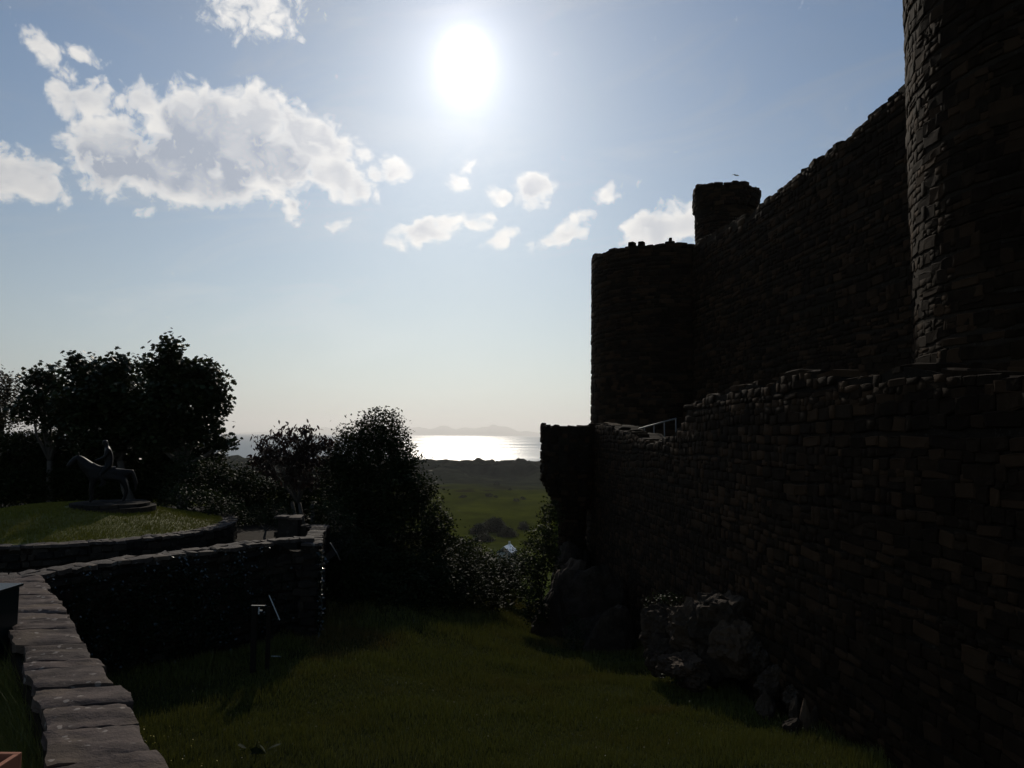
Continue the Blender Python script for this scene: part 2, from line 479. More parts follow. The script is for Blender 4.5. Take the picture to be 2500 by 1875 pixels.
def ground_mat():
    m, b, p, o = new_mat('ground_soil_and_turf')
    w = wpos(b); x, y, z = b.sep(w)
    near = b.mix(b.noise(w, 1.7, 5, 0.6), (0.016, 0.019, 0.007), (0.034, 0.036, 0.013))
    hill = b.mix(b.noise(w, 0.06, 5, 0.6), (0.030, 0.044, 0.008), (0.080, 0.092, 0.020))
    f1 = b.noise(b.v('MULTIPLY', w, (0.006, 0.0045, 0)), 1.0, 5, 0.6)
    f2 = b.noise(b.v('MULTIPLY', w, (0.02, 0.011, 0)), 1.0, 5, 0.65)
    plain = b.mix(b.mapr(f2, 0.35, 0.7), (0.028, 0.035, 0.003), (0.058, 0.066, 0.005))
    plain = b.mix(b.m('MULTIPLY', b.mapr(f1, 0.54, 0.60), 0.8), plain, (0.012, 0.010, 0.006))
    dune = b.mix(b.mapr(b.noise(w, 0.03, 6, 0.65), 0.35, 0.7), (0.012, 0.017, 0.011), (0.036, 0.040, 0.026))
    c = b.mix(b.mapr(y, 38.0, 60.0), near, hill)
    c = b.mix(b.mapr(y, 300.0, 480.0), c, plain)
    c = b.mix(b.mapr(b.m('ADD', y, b.m('MULTIPLY', b.noise(w, 0.008, 4, 0.6), 260.0)), 960.0, 1060.0), c, dune)
    c = b.mix(b.mapr(y, 1850.0, 1900.0), c, (0.30, 0.26, 0.20))
    b.put(p.inputs['Base Color'], c)
    p.inputs['Roughness'].default_value = 0.95
    p.inputs['Specular IOR Level'].default_value = 0.0
    bump(b, p, b.noise(w, 0.35, 8, 0.7), 0.5, 0.25)
    return m
M_GROUND = ground_mat()

def sea_mat():
    m, b, p, o = new_mat('sea_water')
    w = wpos(b)
    sw = b.v('MULTIPLY', w, (0.0028, 0.0085, 0))
    n = b.noise(sw, 6.0, 6, 0.62)
    pat = b.noise(b.v('MULTIPLY', w, (0.00022, 0.0011, 0)), 1.0, 4, 0.6)      # ruffled and calmer water
    gl = b.n('ShaderNodeBsdfGlossy', distribution='BECKMANN')
    gl.inputs['Color'].default_value = (1, 1, 1, 1)
    b.put(gl.inputs['Roughness'], b.mapr(pat, 0.36, 0.62, 0.316, 0.354))
    df = b.n('ShaderNodeBsdfDiffuse'); df.inputs['Color'].default_value = (0.014, 0.030, 0.045, 1)
    nd = b.n('ShaderNodeBump'); nd.inputs['Strength'].default_value = 0.6; nd.inputs['Distance'].default_value = 3.5
    b.put(nd.inputs['Height'], n); b.put(gl.inputs['Normal'], nd.outputs[0])
    mx = b.n('ShaderNodeMixShader'); mx.inputs[0].default_value = 0.34
    b.put(mx.inputs[1], df.outputs[0]); b.put(mx.inputs[2], gl.outputs[0]); b.put(o.inputs[0], mx.outputs[0])
    return m
M_SEA = sea_mat()

def plain_mat(name, col, rough=0.6, spec=0.3, metal=0.0, var=0.35, scale=6.0):
    m, b, p, o = new_mat(name)
    n = b.noise(wpos(b), scale, 5, 0.6)
    d = tuple(c * (1 - var) for c in col)
    b.put(p.inputs['Base Color'], b.mix(n, d, tuple(min(c * (1 + var), 0.9) for c in col)))
    p.inputs['Roughness'].default_value = rough
    p.inputs['Specular IOR Level'].default_value = spec
    p.inputs['Metallic'].default_value = metal
    bump(b, p, b.noise(wpos(b), scale * 8, 3, 0.6), 0.15, 0.01)
    return m
M_HILL = plain_mat('far_hill', (0.09, 0.11, 0.07), 0.95, 0.05, scale=0.002)
M_BRONZE = plain_mat('dark_bronze', (0.011, 0.010, 0.009), 0.5, 0.14, 0.0)
M_CABINET = plain_mat('dark_green_paint', (0.007, 0.014, 0.013), 0.35, 0.3, var=0.15)
M_TERRA = plain_mat('terracotta', (0.36, 0.14, 0.075), 0.75, 0.2, var=0.2)
M_WOOD = plain_mat('weathered_post', (0.02, 0.016, 0.012), 0.85, 0.08)
M_GALV = plain_mat('galvanised_rail', (0.12, 0.12, 0.115), 0.5, 0.4, 0.3, var=0.15)
M_PALE = plain_mat('pale_panel', (0.5, 0.5, 0.47), 0.5, 0.4, var=0.1)
M_PAVE = stone_mat('terrace_paving', (0.011, 0.009, 0.007), (0.024, 0.019, 0.015), (0.022, 0.017, 0.012), lichen_amt=0.04, spec=.04)
M_ROOF = plain_mat('pale_roof', (0.7, 0.7, 0.7), 0.3, 0.5, var=0.1, scale=0.8)
M_WALL = plain_mat('house_render', (0.45, 0.44, 0.40), 0.85, 0.2, var=0.12, scale=0.6)
M_GLASS = plain_mat('dark_window_glass', (0.02, 0.022, 0.025), 0.08, 0.6, var=0.1)
M_FEATHER = plain_mat('gull_feather', (0.20, 0.20, 0.20), 0.8, 0.2)
M_SEED = plain_mat('seed_head', (0.20, 0.18, 0.13), 0.7, 0.2, var=0.2)
M_FLOWER = plain_mat('yellow_petal', (0.45, 0.33, 0.03), 0.6, 0.3, var=0.2)

# ------------------------------------------------------------------ ground, plain, dunes
def gz(x, y):
    x = np.asarray(x, dtype=float); y = np.asarray(y, dtype=float)
    k = 0.02 + 0.127 * sstep(-4.5, 1.5, x)
    z = -k * np.clip(y - 11.7, 0, 34)
    z = z + 0.06 * fbm(x * 0.5, y * 0.5, 3, 3) * sstep(6, 9, y)
    dr = np.clip(y - 42, 0, None)
    z = z - 0.40 * np.clip(dr - 4, 0, None) - 0.05 * np.clip(dr, 0, 8) ** 2 / 8
    floor = -53.5 - 1.8 * sstep(250, 520, y) + 0.8 * fbm(x / 70, y / 70, 3, 9)
    z = np.maximum(z, floor) + 0.0
    d = sstep(930, 1050, y + 80 * vnoise(x / 160, y / 300, 5)) * (1 - sstep(1420, 1620, y))
    r1 = np.clip(1 - np.abs(fbm(x / 130, y / 78, 2, 21, 0.5)), 0, 1) ** 1.7
    r2 = np.clip(1 - np.abs(fbm(x / 46, y / 34, 3, 29, 0.5)), 0, 1) ** 1.5
    z = z + d * (-6.0 + 15.5 * r1 + 8.5 * r2 * (0.25 + r1)) - 2.5 * sstep(1500, 1640, y)
    # low rough hummocks on the links
    hm = sstep(560, 640, y) * (1 - sstep(880, 960, y))
    z = z + hm * 1.3 * np.clip(fbm(x / 36, y / 48, 4, 41), 0, 2)
    return z - 6.0 * sstep(1620, 1800, y)

def build_ground():
    th = np.radians(np.concatenate([np.linspace(-75, -44, 40), np.linspace(-43.5, 43.5, 420), np.linspace(44, 75, 40)]))
    rr = np.concatenate([np.linspace(1.5, 46, 150), np.geomspace(46.6, 500, 130), np.linspace(506, 1900, 300), np.geomspace(1910, 2600, 12)])
    T, Rr = np.meshgrid(th, rr, indexing='ij')
    X, Y = np.sin(T) * Rr, np.cos(T) * Rr
    Z = gz(X, Y)
    o = link('ground', grid_mesh('ground', np.stack([X, Y, Z], -1)[::-1]), M_GROUND, smooth=True)
    tag(o, 'grassy castle ditch running down to a flat coastal plain and dunes', kind='structure')
    # land behind and beside the viewer
    back = pymesh('ground', [(-900, -600, -0.25), (900, -600, -0.25), (900, 1.2, -0.25), (-900, 1.2, -0.25)], [(0, 1, 2, 3)])
    tag(link('ground', back, M_GROUND), 'level ground behind the viewer', kind='structure')
build_ground()

def build_sea():
    xs = np.array([-70000, -30000, -12000, -5000, -2000, 0, 2000, 5000, 12000, 30000, 70000.0])
    ys = np.array([1500, 2500, 4000, 7000, 12000, 20000, 36000, 70000.0])
    X, Y = np.meshgrid(xs, ys, indexing='ij')
    o = link('sea', grid_mesh('sea', np.stack([X, Y, X * 0 - 58.0], -1)), M_SEA)
    tag(o, 'sunlit sea with a bright glitter path to the horizon', kind='structure')
build_sea()

def build_hills():
    # low peninsula on the far side of the bay: outline height (m) against bearing
    K = 2.4                                   # everything below is written for 25 km and scaled out
    xs = np.linspace(-9200, 1900, 150)
    prof = np.zeros_like(xs)
    for c, h, w in ((-640, 365, 420), (-900, 290, 620), (-250, 270, 560), (-1500, 225, 700), (-2360, 275, 620), (-3300, 240, 900), (-4600, 215, 1200), (-6500, 190, 1500), (420, 150, 700)):
        prof = np.maximum(prof, h * np.exp(-((xs - c) / w) ** 2))
    prof = prof * (1 + 0.12 * fbm(xs / 320, xs * 0, 4, 77)) + 30 * sstep(1900, 1300, xs)
    dep = np.array([0, 250, 600, 1100, 1700, 2600.0]); sh = np.array([0.0, 0.3, 0.72, 1.0, 0.7, 0.0])
    P = np.zeros((len(xs), len(dep), 3))
    for j in range(len(dep)):
        jit = 1 + 0.2 * fbm(xs / 260, xs * 0 + j * 3.1, 3, 12 + j) * (0 < j < 3)
        P[:, j] = np.stack([xs * K, np.full_like(xs, (24500 + dep[j]) * K), -59 + prof * K * sh[j] * jit], -1)
    o = link('hills', grid_mesh('hills', P[::-1]), M_HILL, smooth=True)
    tag(o, 'low hazy peninsula across the bay on the horizon', kind='structure')
build_hills()

# ------------------------------------------------------------------ masonry
def make_stone_variants(n=10):
    out = []
    for k in range(n):
        r = random.Random(100 + k)
        base = [(-.5, -.5), (0, -.5), (.5, -.5), (.5, 0), (.5, .5), (0, .5), (-.5, .5), (-.5, 0)]
        ring = []
        for i, (a, c) in enumerate(base):
            j = 0.11 if i % 2 == 0 else 0.05
            ring.append((a * (1 - r.uniform(0, j)) + r.uniform(-.03, .03), c * (1 - r.uniform(0, j * 1.5)) + r.uniform(-.06, .05)))
        V = [(a, -.5, c) for a, c in ring]
        V += [(a, .36 + r.uniform(-.06, .06), c) for a, c in ring]
        V += [(a * r.uniform(.78, .88), .5 + r.uniform(-.09, .05), c * r.uniform(.74, .86)) for a, c in ring]
        F = []
        for lv in (0, 8):
            for i in range(8):
                j = (i + 1) % 8
                F.append((lv + i, lv + 8 + i, lv + 8 + j, lv + j))
        F.append(tuple(range(23, 15, -1)))
        out.append((np.array(V), F))
    return out
STONES = make_stone_variants()
_stone_mesh = {}

def stone_mesh(k, m):
    if (k, m.name) not in _stone_mesh:
        me = pymesh('stone', *STONES[k]); me.materials.append(m); _stone_mesh[(k, m.name)] = me
    return _stone_mesh[(k, m.name)]

def shows(p):
    """rough size factor with which a point shows in the picture (0 when it lies outside)"""
    d = p[1] * math.cos(PITCH) + (p[2] - CZ) * math.sin(PITCH)
    if d < 1: return 0.0
    u, v = p[0] / d * FPX, ((p[2] - CZ) * math.cos(PITCH) - p[1] * math.sin(PITCH)) / d * FPX
    return (FPX / d) ** 2 if abs(u) < 1270 and abs(v) < 950 else 0.0

def masonry(name, parent, frame, length, height_at, m, v0=0.0, course=(0.16, 0.34), width=(0.22, 0.62), depth=0.22, gap=0.02,
            limit=300, seed=1, proud=0.02, skip=None, piece='stone'):
    """irregular courses of single stones over a surface. frame(u, v) -> point, tangent, normal, up"""
    r = random.Random(seed)
    found = []
    v = v0
    hmax = max(height_at(u) for u in np.linspace(0, length, 40))
    while v < hmax:
        h = r.uniform(*course)
        u = -r.uniform(0, width[1])
        while u < length:
            w = r.uniform(*width)
            if r.random() < 0.16: w *= 1.6
            elif r.random() < 0.25: w *= .6
            uc, vc = u + w / 2, v + h / 2
            u += w
            if uc < 0 or uc > length: continue
            if vc > height_at(uc) + r.uniform(-0.10, 0.10): continue
            if skip and skip(uc, vc): continue
            nsub = 2 if (h > 0.22 and w < 0.5 and r.random() < 0.45) else 1     # small stones packed two high
            for q in range(nsub):
                hh = h / nsub; vq = v + hh * (q + 0.5) + r.uniform(-.02, .02) + h * .45 * float(vnoise(uc * .45, v * 1.3, seed)) + h * .2 * math.sin(math.floor((uc + v * 37.7) / 1.7) * 12.9898 + v * 78.2); hh *= r.uniform(.92, 1.22); vq = min(vq, height_at(uc) - hh * .25)
                p, t, n, up = frame(uc, vq)
                M = Matrix((t, n, up)).transposed().to_4x4()
                M.translation = Vector(p) + Vector(n) * (r.uniform(-proud, proud) - depth * 0.41)
                M = M @ Matrix.Rotation(r.uniform(-.10, .10), 4, 'Y') @ Matrix.Rotation(r.uniform(-.05, .05), 4, 'X') @ Matrix.Rotation(r.uniform(-.06, .06), 4, 'Z')
                M = M @ Matrix.Diagonal((max(w * 1.06 - gap, .06), depth, max(hh - gap, .05), 1))
                f = Vector(n).dot((Vector((0, 0, CZ)) - M.translation).normalized())
                found.append((shows(M.translation) * w * hh * max(f, 0.0), r.randrange(len(STONES)), M, r.random()))
        v += h
    found.sort(key=lambda a: -a[0])
    single = [a for a in found[:limit] if a[0] > 0]
    rest = found[len(single):]
    for (_, k, M, q) in single:
        o = bpy.data.objects.new(piece, stone_mesh(k, m)); COL.objects.link(o)
        o.matrix_basis = M
        attach(o, parent)
    if rest:
        Vs, Ls, Ts, As, base = [], [], [], [], 0
        for (_, k, M, q) in rest:
            V, F = STONES[k]
            Mn = np.array(M)
            Vs.append(V @ Mn[:3, :3].T + Mn[:3, 3]); As.append(np.full(len(V), q))
            for f in F: Ls.append(np.array(f) + base); Ts.append(len(f))
            base += len(V)
        me = npmesh('stones', np.vstack(Vs), np.concatenate(Ls), Ts, np.concatenate(As))
        tag(link('stonework', me, m, parent), kind='stuff')
    return len(found)

def cyl_frame(cx, cy, r_at, a0, sgn=1):
    def f(u, v):
        r0 = r_at(0); a = a0 + sgn * u / r0
        n = Vector((math.cos(a), math.sin(a), 0)); up = Vector((0, 0, 1))
        return Vector((cx, cy, v)) + n * r_at(v), up.cross(n) * -1.0, n, up
    return f

def line_frame(p0, p1, batter=0.0, ztop=0.0):
    a, c = Vector((p0[0], p0[1], 0)), Vector((p1[0], p1[1], 0))
    t = (c - a).normalized(); n = Vector((0, 0, 1)).cross(t)     # outward = to the left of the direction
    def f(u, v):
        return a + t * u + n * (batter * (ztop - v)) + Vector((0, 0, v)), t, n, Vector((0, 0, 1))
    return f, (c - a).length

def ragged(seed, amp, step):
    return lambda u: amp * float(fbm(np.array(u / step), np.array(seed * 1.7), 3, seed))

def tower_core(name, m, parent, cx, cy, r_at, z0, top_at, n=72, thick=1.4, a_off=0.0):
    """hollow drum with uneven wall top"""
    zs = np.linspace(0, 1, 10)
    V, F = [], []
    for i in range(n):
        a = 2 * math.pi * i / n
        zt = top_at(a)
        ring = [(z0 + (zt - z0) * s) for s in zs]
        for z in ring: V.append((cx + math.cos(a) * r_at(z), cy + math.sin(a) * r_at(z), z))
        V.append((cx + math.cos(a) * (r_at(zt) - thick), cy + math.sin(a) * (r_at(zt) - thick), zt - 0.05))
        V.append((cx + math.cos(a) * (r_at(zt) - thick), cy + math.sin(a) * (r_at(zt) - thick), z0 + (zt - z0) * 0.8))
    k = len(zs) + 2
    for i in range(n):
        j = (i + 1) % n
        for q in range(k - 1): F.append((i * k + q, j * k + q, j * k + q + 1, i * k + q + 1))
    F.append(tuple(i * k + k - 1 for i in range(n)))
    return link(name, pymesh(name, V, F), m, parent)

def wall_core(name, m, parent, path, z0_at, top_at, thick, inward):
    """solid wall along a path; inward(+1/-1): side on which the thickness lies"""
    V, F = [], []
    n = len(path)
    acc = 0.0
    for i, (x, y) in enumerate(path):
        a = Vector(path[max(i - 1, 0)]); c = Vector(path[min(i + 1, n - 1)])
        t = (c - a).normalized(); nn = Vector((-t.y, t.x)) * inward
        if i: acc += (Vector(path[i]) - Vector(path[i - 1])).length
        zt, z0 = top_at(acc), z0_at(acc)
        q = Vector((x, y)) + nn * thick
        V += [(x, y, z0), (x, y, zt), (q.x, q.y, zt - 0.02), (q.x, q.y, z0)]
    for i in range(n - 1):
        for q in range(4):
            q2 = (q + 1) % 4
            f = (i * 4 + q, i * 4 + q2, i * 4 + 4 + q2, i * 4 + 4 + q)
            F.append(f)
    F.append((0, 3, 2, 1)); e = (n - 1) * 4; F.append((e, e + 1, e + 2, e + 3))
    me = pymesh(name, V, F)
    bm = bmesh.new(); bm.from_mesh(me); bmesh.ops.recalc_face_normals(bm, faces=bm.faces[:]); bm.to_mesh(me); bm.free()
    return link(name, me, m, parent)

def capstones(parent, pts, m, seed, width, step=(0.35, 0.7), h=(0.12, 0.3), name='wall_top_stone', keep=1.0):
    """rough single stones along a wall top. pts: list of 3D points"""
    r = random.Random(seed)
    P = [Vector(p) for p in pts]
    seg = [(P[i + 1] - P[i]).length for i in range(len(P) - 1)]
    L = sum(seg); s = 0.0
    while s < L:
        w = r.uniform(*step)
        c = s + w / 2; s += w
        if r.random() > keep: continue
        acc = 0.0
        for i, d in enumerate(seg):
            if acc + d >= c or i == len(seg) - 1: break
            acc += d
        t = (P[i + 1] - P[i]).normalized(); p = P[i] + t * min(max(c - acc, 0), d)
        tx = Vector((t.x, t.y, 0)).normalized(); n = Vector((-tx.y, tx.x, 0))
        hh = r.uniform(*h)
        M = Matrix((tx, Vector((0, 0, 1)), n * -1)).transposed().to_4x4()
        M.translation = p + Vector((0, 0, hh * 0.32)) + n * r.uniform(-.04, .04)
        M = M @ Matrix.Rotation(r.uniform(-.12, .12), 4, 'Z') @ Matrix.Rotation(r.uniform(-.15, .15), 4, 'Y') @ Matrix.Diagonal((w * .96, hh, width * r.uniform(.8, 1.08), 1))
        o = bpy.data.objects.new(name, stone_mesh(r.randrange(len(STONES)), m)); COL.objects.link(o)
        o.matrix_basis = M
        attach(o, parent)

# ------------------------------------------------------------------ the castle
WARD = 4.6                                    # level of the ward between the walls

def corner_tower():
    cx, cy, r0, zt = 10.35, 50.0, 5.0, 16.95
    t = thing('corner_tower', (cx, cy, WARD), 'broad round castle corner tower carrying a slimmer stair turret', 'tower')
    rg = ragged(5, 0.16, 1.3)
    r_at = lambda z: r0 + 0.05 * max(0.0, 9 - z) * 0.25
    top = lambda a: zt + rg(a * r0) + 0.25 * math.sin(a * 1.0)
    tower_core('tower_drum', M_MORTAR, t, cx, cy, lambda z: r_at(z) - 0.03, WARD - 0.6, top)
    a0, a1 = R(128), R(318)
    fr = cyl_frame(cx, cy, r_at, a0)
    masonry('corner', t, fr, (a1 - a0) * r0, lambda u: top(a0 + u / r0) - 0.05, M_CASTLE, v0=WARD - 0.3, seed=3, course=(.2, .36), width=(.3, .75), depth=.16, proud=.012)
    pts = [(cx + math.cos(a) * (r0 - .3), cy + math.sin(a) * (r0 - .3), top(a) - .06) for a in np.linspace(0, 2 * math.pi, 60)]
    capstones(t, pts, M_CASTLE, 4, 0.55, (.4, .9), (.12, .32))
    # short stubs of the ruined parapet
    for a, w, h in ((R(232), .36, .5), (R(240), .34, .46), (R(262), .2, .52), (R(214), .62, .40)):
        M = Matrix.Translation((cx + math.cos(a) * (r0 - .4), cy + math.sin(a) * (r0 - .4), top(a) + h * .22)) @ Matrix.Rotation(a + R(90), 4, 'Z') @ Matrix.Diagonal((w, .5, h, 1))
        o = bpy.data.objects.new('parapet_stub', stone_mesh(3, M_CASTLE)); COL.objects.link(o); o.matrix_basis = M; attach(o, t)
    # stair turret on the inner side
    tx, ty, tr, tz = 14.95, 51.5, 2.14, 21.9
    rg2 = ragged(9, 0.14, 0.9)
    tw = lambda z: tr + (0.14 if z > 20.6 else 0.0)
    top2 = lambda a: tz + rg2(a * tr) - 0.25 * math.cos(a - R(20))
    turret = tower_core('stair_turret', M_MORTAR, t, tx, ty, lambda z: tw(z) - 0.03, 15.2, top2, n=44, thick=.5)
    fr2 = cyl_frame(tx, ty, tw, R(150))
    masonry('turret', turret, fr2, R(185) * tr, lambda u: top2(R(150) + u / tr), M_CASTLE, v0=15.3, seed=6, course=(.18, .32), width=(.26, .6), depth=.24, limit=160)
    pts = [(tx + math.cos(a) * (tr - .05), ty + math.sin(a) * (tr - .05), top2(a) - .04) for a in np.linspace(0, 2 * math.pi, 40)]
    capstones(turret, pts, M_CASTLE, 14, 0.5, (.35, .7), (.14, .36))
corner_tower()

def curtain_wall():
    p0, p1 = (10.6, 47.5), (14.0, 22.0)
    t = thing('curtain_wall', (12.9, 34, WARD), 'tall inner curtain wall with a crumbling top between the two towers', 'wall')
    f, L = line_frame(p1, p0, 0.0)
    rg = ragged(21, 0.15, 1.1)
    top = lambda u: float(np.interp(u, [0, 3, 14.5, 24, 26], [17.4, 17.15, 16.25, 16.6, 16.6])) + rg(u)
    n = 90
    path = [(p1[0] + (p0[0] - p1[0]) * i / n + 0.03, p1[1] + (p0[1] - p1[1]) * i / n) for i in range(n + 1)]
    wall_core('wall_core', M_MORTAR, t, path, lambda u: WARD - .6, lambda u: top(u), 1.6, -1)
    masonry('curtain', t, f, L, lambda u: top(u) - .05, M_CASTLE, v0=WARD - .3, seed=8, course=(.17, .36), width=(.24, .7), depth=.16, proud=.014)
    pts = [(path[i][0] + .28, path[i][1], top(L * i / n) - .05) for i in range(n + 1)]
    capstones(t, pts, M_CASTLE, 22, .6, (.35, .85), (.14, .36))
curtain_wall()

def near_tower():
    cx, cy, r0, zt = 17.85, 22.0, 5.25, 24.0
    t = thing('round_tower', (cx, cy, WARD), 'tall round tower at the right edge, its stones catching the low sun', 'tower')
    r_at = lambda z: r0 + 0.075 * max(0.0, 8.2 - z)
    top = lambda a: zt
    tower_core('tower_drum', M_MORTAR, t, cx, cy, lambda z: r_at(z) - 0.03, WARD - .6, top, n=96)
    a0, a1 = R(125), R(275)
    hole = lambda u, v: (abs((a0 + u / r0) - R(170)) * r0 < .38 and abs(v - 9.35) < .42)
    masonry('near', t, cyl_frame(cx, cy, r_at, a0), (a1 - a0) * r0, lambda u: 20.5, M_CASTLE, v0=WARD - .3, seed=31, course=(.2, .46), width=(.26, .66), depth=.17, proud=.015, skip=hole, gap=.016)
near_tower()

OW = lambda y: 5.66 - 0.09 * (y - 11.7)       # face line of the outer wall
def outer_wall():
    t = thing('outer_wall', (4.6, 24, -1.5), 'dark lower outer castle wall with a broken top edge, over the ditch', 'wall')
    Y1 = 36.4
    ys = np.linspace(6.0, Y1, 100)
    key_y = np.array([6.0, 8.6, 9.7, 10.9, 12.0, 12.7, 13.5, 15.0, 17.1, 19.3, 20.6, 21.0, 22.1, 23.8, 25.8, 27.5, 29.5, 31.4, 36.4])
    key_z = np.array([5.7, 5.70, 5.83, 6.02, 6.02, 5.98, 6.12, 6.10, 6.08, 6.00, 5.88, 5.5, 5.05, 4.80, 4.85, 5.13, 5.30, 5.45, 5.45])
    rg = ragged(41, 0.10, 0.7)
    topy = lambda y: float(np.interp(y, key_y, key_z)) + rg(y)
    path = [(OW(y) + .03, y) for y in ys]
    acc = [0.0]
    for i in range(1, len(path)): acc.append(acc[-1] + (Vector(path[i]) - Vector(path[i - 1])).length)
    yy = lambda u: float(np.interp(u, acc, ys))
    wall_core('wall_core', M_MORTAR, t, path, lambda u: float(gz(OW(yy(u)), yy(u))) - .8, lambda u: topy(yy(u)), 1.1, -1)
    f, L = line_frame((OW(6.0), 6.0), (OW(Y1), Y1), 0.0)
    masonry('outer', t, f, L, lambda u: topy(6.0 + u) - .03, M_CASTLE, v0=-5.5, seed=51, course=(.10, .24), width=(.14, .46), depth=.11, proud=.008, gap=.006,
            skip=lambda u, v: v < float(gz(OW(6 + u), 6 + u)) - .25)
    pts = [(OW(y) + .3, y, topy(y) - .05) for y in ys]
    capstones(t, pts, M_CASTLE, 52, .5, (.25, .7), (.08, .20), keep=.9)
    # corbelled round turret at the far end
    cx, cy, r0 = 2.82, 34.6, 1.46
    def r_at(z): return r0 if z > 3.0 else max(.62, r0 - (3.0 - z) * .55)
    rg2 = ragged(61, .05, .6)
    top = lambda a: 5.42 + rg2(a * r0) + .06 * math.cos(a)
    tur = tower_core('corbelled_turret', M_MORTAR, t, cx, cy, lambda z: r_at(z) - .03, -3.2, top, n=48, thick=.5)
    masonry('corbel', tur, cyl_frame(cx, cy, r_at, R(150)), R(190) * r0, lambda u: top(R(150) + u / r0), M_CASTLE, v0=-2.6, seed=62, course=(.16, .3), width=(.22, .5), depth=.22, limit=140)
    pts = [(cx + math.cos(a) * (r0 - .2), cy + math.sin(a) * (r0 - .2), top(a) - .05) for a in np.linspace(0, 2 * math.pi, 30)]
    capstones(tur, pts, M_CASTLE, 63, .36, (.3, .55), (.06, .13))
    # grassy ward behind the wall
    w = pymesh('ward', [(OW(6) + 1.0, 6, WARD - .3), (40, 6, WARD - .3), (40, 75, WARD - .3), (4.5, 75, WARD - .3), (3.9, 36.6, WARD - .3)], [(0, 1, 2, 3, 4)])
    tag(link('terrain', w, M_GROUND), 'narrow ward behind the outer wall', kind='structure')
    bank = pymesh('bank', [(3.9, 36.6, WARD - .35), (4.5, 75, WARD - .35), (3.6, 76, -40), (3.3, 36.5, -8)], [(0, 1, 2, 3)])
    tag(link('terrain', bank, M_GROUND), 'steep bank under the castle beyond the turret', kind='structure')
outer_wall()

def railing():
    a, c = sight(1533, 1054, 31.5), sight(1650, 1022, 25.0)
    t = thing('handrail', tuple(a - np.array([0, 0, 1.0])), 'sloping grey metal handrail behind the broken wall top', 'railing')
    mb = MB(); mb.tube([a, a + (c - a) * .5, c], .03); mb.build('rail', M_GALV, t, True)
    for k in range(6):
        p = a + (c - a) * (k / 5)
        MB().tube([p - np.array([0, 0, 1.05]), p], .02).build('post', M_GALV, t, True)
railing()

# ------------------------------------------------------------------ rocks
def boulder(name, c, size, seed, label, m=M_ROCK, group=None, sub=4, rot=0.0, parent=None, rugged=.10):
    bm = bmesh.new()
    bmesh.ops.create_icosphere(bm, subdivisions=sub, radius=1.0)
    r = random.Random(seed)
    planes = [(Vector((r.gauss(0, 1), r.gauss(0, 1), r.gauss(0, 1))).normalized(), r.uniform(.55, .92)) for _ in range(22)]
    off = Vector((seed * 3.1, seed * 1.7, 0))
    for v in bm.verts:
        d = v.co.normalized(); rad = 1.0
        for n, k in planes:
            q = d.dot(n)
            if q > .05: rad = min(rad, k / q)
        rad *= 1 + rugged * mnoise.fractal(d * 2.6 + off, .8, 2.1, 6) - .10 * max(0, 1 - abs(mnoise.noise(d * 3.0 + off)) * 9) * .6
        v.co = d * rad
    if label:                                             # bedded in the ground
        g = float(gz(c[0], c[1])) - .25; topz = c[2] + size[2]
        if c[2] - size[2] * .8 > g: c = (c[0], c[1], (topz + g) / 2); size = (size[0], size[1], (topz - g) / 2)
    M = Matrix.Rotation(rot, 4, 'Z') @ Matrix.Diagonal((*size, 1))
    bmesh.ops.transform(bm, matrix=M, verts=bm.verts)
    me = bpy.data.meshes.new(name); bm.to_mesh(me); bm.free()
    o = link(name, me, m, None, False)
    o.location = c
    if parent is not None: attach(o, parent)
    elif label: tag(o, label, 'rock', group)
    return o

def rocks():
    def at(px, py, Y, dx=0): return sight(px, py, Y)
    t = thing('rock_outcrop', (4.4, 19.6, -1.4), 'rugged brown rock outcrop in the grass against the outer wall foot', 'outcrop')
    for k, (px, py, Y, sx, sy, sz) in enumerate(((1765, 1535, 17.7, 1.0, 1.05, 1.2), (1700, 1560, 18.0, .8, 1.0, .95), (1640, 1545, 18.8, .6, 1.0, .95), (1820, 1590, 16.9, .75, .9, .8), (1865, 1590, 16.3, .5, .7, .62),
                                                   (1680, 1630, 17.3, .6, .7, .5), (1625, 1605, 18.2, .45, .6, .6), (1900, 1660, 15.4, .42, .5, .5), (1945, 1705, 14.6, .3, .4, .35))):
        c = at(px, py, Y)
        boulder('crag', tuple(c), (sx, sy, sz), 400 + k * 3, None, parent=t, sub=5, rot=.7 * k, rugged=.22)
    boulder('rock', at(1868, 1705, 15.0), (.22, .3, .26), 29, 'small pale stone standing near the wall foot, right of the outcrop')
    r = random.Random(5)
    for i in range(9):
        px, py = 1930 + r.uniform(-20, 130), 1725 + r.uniform(-25, 45)
        boulder('rubble_stone', at(px, py, 13.9 + r.uniform(-.25, .3)), (r.uniform(.12, .28), r.uniform(.12, .25), r.uniform(.09, .18)), 40 + i,
                'loose reddish stone in the rubble heap at the wall foot', group='rubble heap at the wall foot', sub=3, rot=r.uniform(0, 3))
    # outcrop that carries the corbelled turret
    t = thing('rock_outcrop', (2.4, 36, -4.5), 'dark craggy outcrop beneath the corbelled turret, ivy on its left side', 'outcrop')
    for k, (x, y, z, sx, sy, sz) in enumerate(((2.9, 34.6, -2.2, 1.45, 1.8, 3.6), (2.6, 32.2, -3.0, 1.35, 1.9, 3.6), (2.2, 30.0, -3.0, 1.15, 1.9, 2.9), (1.9, 27.8, -2.8, .9, 1.5, 2.3), (2.9, 29.5, -2.6, 1.25, 3.2, 3.2), (3.1, 26.2, -2.6, .9, 1.7, 1.9), (2.75, 27.6, -1.9, 1.15, 1.6, 2.7), (3.2, 24.6, -2.2, .95, 1.5, 1.8))):
        boulder('crag', (x, y, z), (sx, sy, sz), 70 + k, None, parent=t, sub=4, rot=.2 * k)
rocks()

